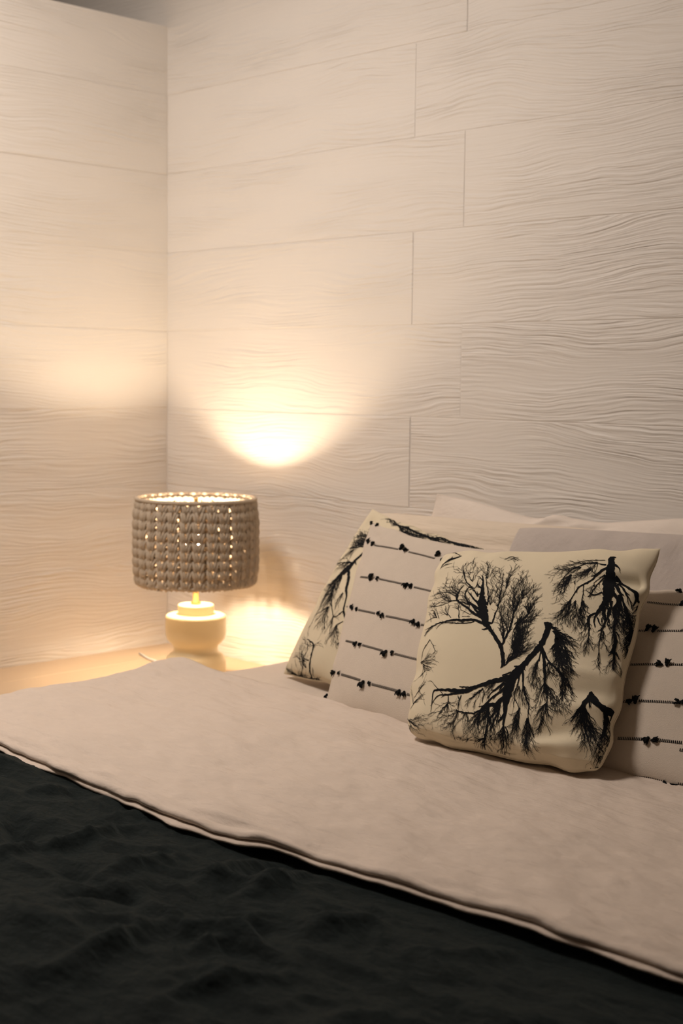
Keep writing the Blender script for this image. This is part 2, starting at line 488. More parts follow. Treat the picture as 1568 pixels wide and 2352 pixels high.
# dark duvet: covers the foot half of the bed
creases = []          # (points, height, width)
def crease_h(x, y):
    h = 0
    for pts, hh, w in creases:
        best = 1e9; tt = 0
        for i in range(len(pts) - 1):
            (ax, ay), (bx, by) = pts[i], pts[i + 1]
            dx, dy = bx - ax, by - ay
            t = max(0, min(1, ((x - ax) * dx + (y - ay) * dy) / (dx * dx + dy * dy + 1e-9)))
            d = math.hypot(x - ax - dx * t, y - ay - dy * t)
            if d < best: best = d; tt = (i + t) / (len(pts) - 1)
        if best < 3 * w:
            h += 1.9 * hh * math.exp(-(best / w) ** 2) * (0.35 + 0.65 * math.sin(math.pi * min(1, max(0, tt))))
    return h
creases = [
    ([(1.8, -1.707), (1.801, -1.676), (1.79, -1.641), (1.81, -1.635), (1.822, -1.606), (1.818, -1.562), (1.814, -1.508), (1.825, -1.463)], 0.011, 0.016),
    ([(1.991, -1.681), (1.992, -1.644), (1.986, -1.615), (1.986, -1.579), (1.988, -1.526), (1.996, -1.503)], 0.008, 0.018),
    ([(2.098, -1.667), (2.142, -1.669), (2.19, -1.677), (2.226, -1.683), (2.252, -1.667), (2.287, -1.651), (2.325, -1.665), (2.361, -1.667), (2.414, -1.67)], 0.012, 0.016),
    ([(2.218, -1.918), (2.229, -1.888), (2.214, -1.835), (2.202, -1.786), (2.189, -1.735), (2.188, -1.713)], 0.01, 0.018),
    ([(2.387, -1.863), (2.386, -1.83), (2.393, -1.796), (2.394, -1.767), (2.415, -1.736), (2.428, -1.694)], 0.009, 0.016),
    ([(2.177, -1.569), (2.176, -1.506), (2.163, -1.438), (2.18, -1.377)], 0.01, 0.02),
    ([(2.102, -1.794), (2.132, -1.762), (2.162, -1.729), (2.188, -1.713)], 0.008, 0.02),
    ([(1.746, -1.499), (1.756, -1.43), (1.761, -1.388)], 0.006, 0.02),
    ([(2.094, -1.581), (2.083, -1.51), (2.079, -1.442), (2.095, -1.388)], 0.009, 0.02),
    ([(1.544, -1.529), (1.557, -1.475), (1.58, -1.43)], 0.006, 0.02),
    ([(2.276, -1.737), (2.288, -1.704), (2.289, -1.66)], 0.008, 0.018),
    ([(2.014, -1.83), (2.073, -1.826), (2.114, -1.815), (2.171, -1.829)], 0.008, 0.022),
    ([(2.341, -1.594), (2.343, -1.535), (2.378, -1.486)], 0.009, 0.022),
    ([(1.627, -1.572), (1.687, -1.613), (1.745, -1.633), (1.803, -1.638)], -0.012, 0.018),
    ([(1.887, -1.665), (1.951, -1.681), (1.994, -1.683)], -0.012, 0.018),
    ([(2.026, -1.732), (2.055, -1.688), (2.105, -1.672)], -0.012, 0.018),
    ([(2.214, -1.673), (2.232, -1.643), (2.28, -1.625), (2.274, -1.609)], -0.012, 0.018),
]
def duvet_h(x, y, z):
    wx = x + 0.07 * fbm(x * 2.5, y * 2.5, 2.0, 2); wy = y + 0.07 * fbm(x * 2.5, y * 2.5, 9.0, 2)
    big = 0.014 * fbm(wx * 3.1, wy * 4.6, 3.0, 2)
    rid = 1 - abs(mnoise.noise((wx * 3.6 + wy * 2 + 3, wy * 7.5 - wx * 2, 5.0))) * 2.2
    rid2 = 1 - abs(mnoise.noise((wx * 8.0 + 3, wy * 15.0 + wx * 4, 8.0))) * 2.2
    sm = 0.0045 * fbm(x * 14 + y * 5, y * 26 + x * 6, 6.0, 3)
    h = big + 0.008 * max(0, rid) ** 3 + 0.005 * max(0, rid2) ** 3 + sm + crease_h(x, y)
    k = max(0.0, min(1.0, (-1.34 - y) / 0.10))        # pressed flat where the sheet lies on it
    k = k * k * (3 - 2 * k)
    return -0.016 * (1 - k) + k * h - 0.010 * math.exp(-((y + 1.42) / 0.06) ** 2) * max(0.0, min(1.0, (x - 1.5) / 0.5))
path = side_path(0.858, 2.985, 0.568, 0.24, 0.04, 8, 8, 250)
prof = [(-1.20 - 0.92 * i / 150, 0.0) for i in range(151)]
prof += [(-2.132, -0.006), (-2.142, -0.02), (-2.146, -0.045)] + [(-2.147, -0.045 - 0.03 * i) for i in range(1, 9)]
duvet = draped('duvet', path, prof, duvet_h, M['duvet'])
tag(duvet, 'dark charcoal green linen duvet with wrinkles across the foot of the bed', 'duvet')

# beige sheet folded back over the duvet
YT = -0.612
fold_pts = [(0.80, -1.372), (1.05, -1.372), (1.25, -1.381), (1.60, -1.412), (1.85, -1.424), (1.96, -1.415), (2.12, -1.385), (2.44, -1.358), (2.76, -1.352), (3.0, -1.352)]
def lin(pts, x):
    if x <= pts[0][0]: return pts[0][1]
    for (a, b), (c, d) in zip(pts, pts[1:]):
        if x <= c: return b + (d - b) * (x - a) / (c - a)
    return pts[-1][1]
def fold_y(x):
    return sum(lin(fold_pts, x + d) for d in (-0.08, -0.04, 0, 0.04, 0.08)) / 5 + 0.005 * mnoise.noise((x * 9, 3.3, 0)) + 0.0025 * mnoise.noise((x * 26, 1.3, 0))
def top_y(x): return YT - 0.02 * (x - 0.9) / 1.4 + 0.006 * mnoise.noise((x * 5, 7.7, 0))
NS = 120
s_prof = [('top', 0.030, -0.036), ('top', 0.006, -0.036), ('top', 0.0, -0.030), ('top', -0.001, -0.020), ('top', 0.004, -0.010), ('top', 0.014, -0.003), ('top', 0.030, 0.0)]
e_prof = [(-0.100, 0.0), (-0.0925, 0.0), (-0.0895, -0.0016), (-0.0865, 0.0), (-0.080, 0.0006), (-0.070, 0.0), (-0.060, -0.0015), (-0.052, -0.0005), (-0.044, 0.0030), (-0.037, 0.0042), (-0.030, 0.0015), (-0.024, -0.0022), (-0.019, -0.0010),
          (-0.014, 0.0016), (-0.008, 0.0020), (-0.003, -0.0002), (-0.0008, -0.0035), (-0.002, -0.0070), (-0.006, -0.0090), (-0.009, -0.0100), (-0.006, -0.0108), (0.000, -0.0108), (0.005, -0.0115), (0.0085, -0.0130), (0.0090, -0.0150), (0.007, -0.0170), (-0.004, -0.0180), (-0.04, -0.019)]
path = side_path(0.852, 2.992, 0.583, 0.26, 0.04, 8, 9, 300)
V = []
nv = len(s_prof) + NS + len(e_prof)
for (x, z, nx, nz) in path:
    yt, yf = top_y(x), fold_y(x)
    lipv = max(0.0, min(1.5, 0.62 + 1.3 * mnoise.noise((x * 3.3, 5.5, 1.0)) + 0.6 * mnoise.noise((x * 11, 2.5, 1.0))))
    nose = 0.005 * mnoise.noise((x * 8.0, 8.5, 1.0)) + 0.003 * mnoise.noise((x * 21.0, 6.5, 1.0))
    rows = [(yt - e, h, 0.3) for (_, e, h) in s_prof]
    a, b = yt - 0.03, yf + 0.100
    rows += [(a + (b - a) * (i + 1) / (NS + 1), 0.0, 1.0) for i in range(NS)]
    for (e, h) in e_prof:
        if e < -0.02 and h > -0.005: h = h * (0.8 + 0.9 * mnoise.noise((x * 6, e * 20, 2.0)))
        lower = h < -0.0095
        ee = -0.010 + (e + 0.010) * lipv if lower and e > -0.010 else e + (0 if lower else nose * max(0.0, 1 + e / 0.05))
        hh = h
        rows.append((yf - ee, hh, 1.0 if h > -0.004 else 0.6))
    for (y, h, wgt) in rows:
        w = 0.006 * fbm(x * 2.6 + 0.4, y * 3.0, 20.0, 2) + 0.0046 * fbm(x * 5.5, y * 11 + x * 3, 21.0, 3) + 0.0018 * fbm(x * 15, y * 28 + x * 6, 23.0, 2)
        near = math.exp(-((y - yf) / 0.12) ** 2)
        w += near * 0.009 * mnoise.noise((x * 7.0 - y * 4, y * 22 + x * 6, 2.0))
        # raised corner by the lamp
        w += 0.014 * math.exp(-((x - 0.90) / 0.09) ** 2 - ((y + 0.68) / 0.10) ** 2)
        d = h + w * wgt
        V.append((x + nx * d, y, z + nz * d))
sheet = obj_from('folded_sheet', V, [f[::-1] for f in grid_faces(len(path), nv)], M['sheet'], None, True)
tag(sheet, 'beige linen top sheet folded back in a wide band over the dark duvet', 'sheet')

# ------------------------------------------------------------------ cushions
def csurf(cu, u, v, side=1):
    """point on a stuffed square: corners TL, TR, BR, BL; u right, v up in -1..1; side +1 front, -1 back"""
    u = np.asarray(u, float); v = np.asarray(v, float)
    TL, TR, BR, BL = [np.array(c, float) for c in cu['corners']]
    bl, br, bt, bb = cu.get('bow', (0.07, 0.07, 0.07, 0.07))      # inward bow of left, right, top, bottom edge
    ku = np.where(u < 0, bl, br); kv = np.where(v < 0, bb, bt)
    U = u * (1 - ku * (1 - v * v) * np.abs(u)); W = v * (1 - kv * (1 - u * u) * np.abs(v))
    s = (U + 1) / 2; t = (W + 1) / 2
    dz = 0.0
    if 'edge_top' in cu:
        eu, ez = zip(*cu['edge_top']); dz = np.interp(u, eu, ez) * ((v + 1) / 2) ** 3
    P = ((1 - s) * t)[..., None] * TL + (s * t)[..., None] * TR + (s * (1 - t))[..., None] * BR + ((1 - s) * (1 - t))[..., None] * BL
    P = P + np.stack([0 * u, 0 * u, dz + 0 * u], -1)
    pl = cu.get('pull')
    if pl:      # blunt corners
        cen = (TL + TR + BR + BL) / 4
        kk = np.where(u < 0, np.where(v > 0, pl[0], pl[3]), np.where(v > 0, pl[1], pl[2])) * np.abs(u) ** 7 * np.abs(v) ** 7
        P = P + kk[..., None] * (cen - P)
    ew = cu.get('wave', 0.0); lap = cu.get('lap', 0.0)
    if ew or lap:
        q = cu.get('seed', 0) * 3.1
        rd = (TR - TL) / np.linalg.norm(TR - TL); ud = (TL - BL) / np.linalg.norm(TL - BL)
        wu = ew * np.sin(9 * v + 2.5 * np.sin(5 * v + q) + q) * np.abs(u) ** 8 * (1 - v ** 4)
        wv = ew * np.sin(8 * u + 2.5 * np.sin(4 * u - q) + 2 * q) * np.abs(v) ** 8 * (1 - u ** 4)
        lp = lap * np.exp(-((v + 0.78) / 0.22) ** 2) * np.sqrt(np.clip(1 - u ** 2, 0, 1)) * (1 if side > 0 else 0.3) * np.clip((1 + v) * 12, 0, 1)
        P = P + wu[..., None] * rd + (wv - lp)[..., None] * ud
    N = np.cross(TR - BL, TL - BR); N = N / np.linalg.norm(N)      # towards the viewer's side of the cushion
    e = cu.get('pow', 0.5)
    th = (np.clip(1 - u ** 2, 0, 1) * np.clip(1 - v ** 2, 0, 1)) ** e
    T = cu['thick'] * (cu.get('front', 1.0) if side > 0 else cu.get('back', 1.0))
    d = th * T
    edge = np.clip(1 - u ** 2, 0, 1) * np.clip(1 - v ** 2, 0, 1)
    if side > 0 or True:
        for (uc, vc, ang, ln, wd, amp) in cu.get('folds', []):
            ca, sa = np.cos(ang), np.sin(ang)
            a = (u - uc) * ca + (v - vc) * sa; b = -(u - uc) * sa + (v - vc) * ca
            d = d + amp * np.exp(-(a / ln) ** 2 - (b / wd) ** 2) * np.clip(edge * 14, 0, 1)
    am = cu.get('rumple', 0.0)
    if am:
        q = cu.get('seed', 0) * 1.7
        d = d + am * (np.sin(5.1 * u + 2.3 * v + q) * np.sin(3.7 * v - 1.9 * u + 2 * q) + 0.6 * np.sin(9.3 * v + 3.1 * np.sin(2.2 * u + q)) * np.sin(4.3 * u + q) ) * np.clip(edge * 4, 0, 1)
    pk = cu.get('pucker', 0.0)
    if pk:      # little gathers running in from the edges
        q = cu.get('seed', 0) * 2.3
        for c_, o_ in ((u, v), (v, u)):
            d = d + pk * np.exp(-(np.clip(1 - np.abs(c_), 0, 1) / 0.22) ** 1.4) * np.sin(13 * o_ + 3 * np.sin(4 * o_ + q) + q + np.sign(c_)) * np.clip(edge * 10, 0, 1)
    # sag: the middle of the cushion sinks a little, the lower half is fuller
    d = d * (1 - 0.12 * v * cu.get('sag', 1.0))
    return P + side * d[..., None] * N

def cnormal(cu, u, v, side=1):
    h = 2e-3
    uu = np.clip(u, -1 + h, 1 - h); vv = np.clip(v, -1 + h, 1 - h)
    a = csurf(cu, uu + h, vv, side) - csurf(cu, uu - h, vv, side)
    b = csurf(cu, uu, vv + h, side) - csurf(cu, uu, vv - h, side)
    n = np.cross(a, b) * side
    return n / np.maximum(np.linalg.norm(n, axis=-1, keepdims=True), 1e-12)

CU = {}
CU['tree_front'] = dict(corners=[(1.631, -0.520, 0.924), (2.121, -0.430, 0.968), (2.221, -0.740, 0.589), (1.777, -0.784, 0.589)],
    thick=0.074, back=0.5, bow=(0.0, 0.03, 0.045, 0.0), seed=1, rumple=0.002, pucker=0.0022, pow=0.42, wave=0.004, lap=0.022, pull=(0.05, 0.0, 0.07, 0.05),
    folds=[(0.88, 0.62, 0.05, 0.20, 0.06, -0.020), (0.74, 0.80, -0.6, 0.16, 0.12, 0.006), (0.72, -0.28, 0.10, 0.34, 0.05, 0.006), (0.76, -0.42, 0.18, 0.30, 0.05, -0.006),
           (0.70, -0.56, 0.25, 0.34, 0.05, 0.007), (0.62, -0.72, 0.20, 0.30, 0.05, -0.007), (0.55, -0.84, 0.15, 0.3, 0.05, 0.007), (0.8, -0.12, 0.1, 0.25, 0.05, -0.005), (0.12, -0.94, 0.1, 0.12, 0.06, -0.012), (0.35, -0.95, 0.5, 0.12, 0.05, 0.006),
           (-0.95, 0.85, 1.0, 0.15, 0.05, -0.008), (-0.86, 0.9, 1.0, 0.15, 0.05, 0.005), (-0.4, -0.95, 0.1, 0.25, 0.06, -0.005)])
CU['tree_rear'] = dict(corners=[(1.191, -0.280, 0.969), (1.650, -0.315, 0.903), (1.545, -0.520, 0.556), (1.058, -0.453, 0.556)],
    thick=0.066, back=0.5, bow=(-0.02, 0.06, 0.05, 0.03), seed=2, rumple=0.002, pucker=0.0014, pow=0.45, wave=0.003, lap=0.015, folds=[(-0.86, 0.86, -0.8, 0.2, 0.08, -0.006)])
CU['stripe_left'] = dict(corners=[(1.270, -0.365, 0.948), (1.864, -0.400, 0.928), (1.850, -0.690, 0.551), (1.402, -0.640, 0.551)],
    thick=0.056, back=0.4, bow=(-0.01, 0.05, 0.09, 0.04), seed=3, rumple=0.0018, pow=0.45, wave=0.003, lap=0.012, folds=[(-0.9, 0.9, -0.8, 0.2, 0.06, -0.006)])
CU['stripe_right'] = dict(corners=[(1.872, -0.426, 0.868), (2.327, -0.326, 0.882), (2.485, -0.640, 0.551), (2.012, -0.668, 0.551)],
    thick=0.060, back=0.4, bow=(0.03, 0.04, 0.0, 0.04), seed=4, rumple=0.0018, pow=0.45, wave=0.003, lap=0.012)
CU['pillow_back'] = dict(corners=[(1.235, -0.085, 1.000), (2.26, -0.085, 1.015), (2.28, -0.19, 0.56), (1.16, -0.19, 0.56)],
    thick=0.07, back=0.6, bow=(0.02, 0.02, 0.0, 0.02), seed=5, rumple=0.004, pucker=0.0015, pow=0.5,
    edge_top=[(-1, 0), (-0.75, -0.014), (-0.40, -0.044), (-0.34, -0.042), (-0.26, -0.028), (-0.18, -0.036), (0.0, -0.042), (0.4, -0.018), (1, 0)],
    folds=[(-0.30, 0.90, 0.9, 0.14, 0.03, 0.012), (-0.20, 0.88, 0.8, 0.12, 0.025, -0.010), (-0.12, 0.90, 0.9, 0.12, 0.025, 0.010), (-0.02, 0.88, 0.5, 0.12, 0.03, -0.007)])
CU['pillow_cream'] = dict(corners=[(1.085, -0.185, 0.952), (1.870, -0.205, 0.968), (1.88, -0.36, 0.56), (1.07, -0.33, 0.56)],
    thick=0.062, back=0.5, bow=(0.02, 0.02, 0.015, 0.02), seed=6, rumple=0.002, pucker=0.001, pow=0.42, pull=(0.05, 0.05, 0, 0),
    folds=[(-0.5, 0.80, -0.04, 0.5, 0.035, 0.005), (-0.1, 0.70, 0.03, 0.5, 0.035, -0.005), (0.0, 0.60, 0.02, 0.4, 0.03, 0.005), (-0.6, 0.62, 0.05, 0.3, 0.03, 0.004)])
CU['pillow_grey'] = dict(corners=[(1.632, -0.262, 0.962), (2.42, -0.215, 0.985), (2.46, -0.42, 0.56), (1.66, -0.45, 0.56)],
    thick=0.055, back=0.3, bow=(0.0, 0.02, 0.0, 0.02), seed=7, rumple=0.0015, pucker=0.0008, pow=0.36, pull=(0.03, 0.03, 0, 0),
    folds=[(-0.55, 0.66, -0.75, 0.22, 0.02, 0.006), (-0.50, 0.62, -0.75, 0.22, 0.025, -0.005), (-0.1, 0.78, 1.35, 0.25, 0.02, 0.006), (0.02, 0.75, 1.45, 0.25, 0.02, 0.006), (0.12, 0.75, 1.45, 0.25, 0.02, -0.005)])

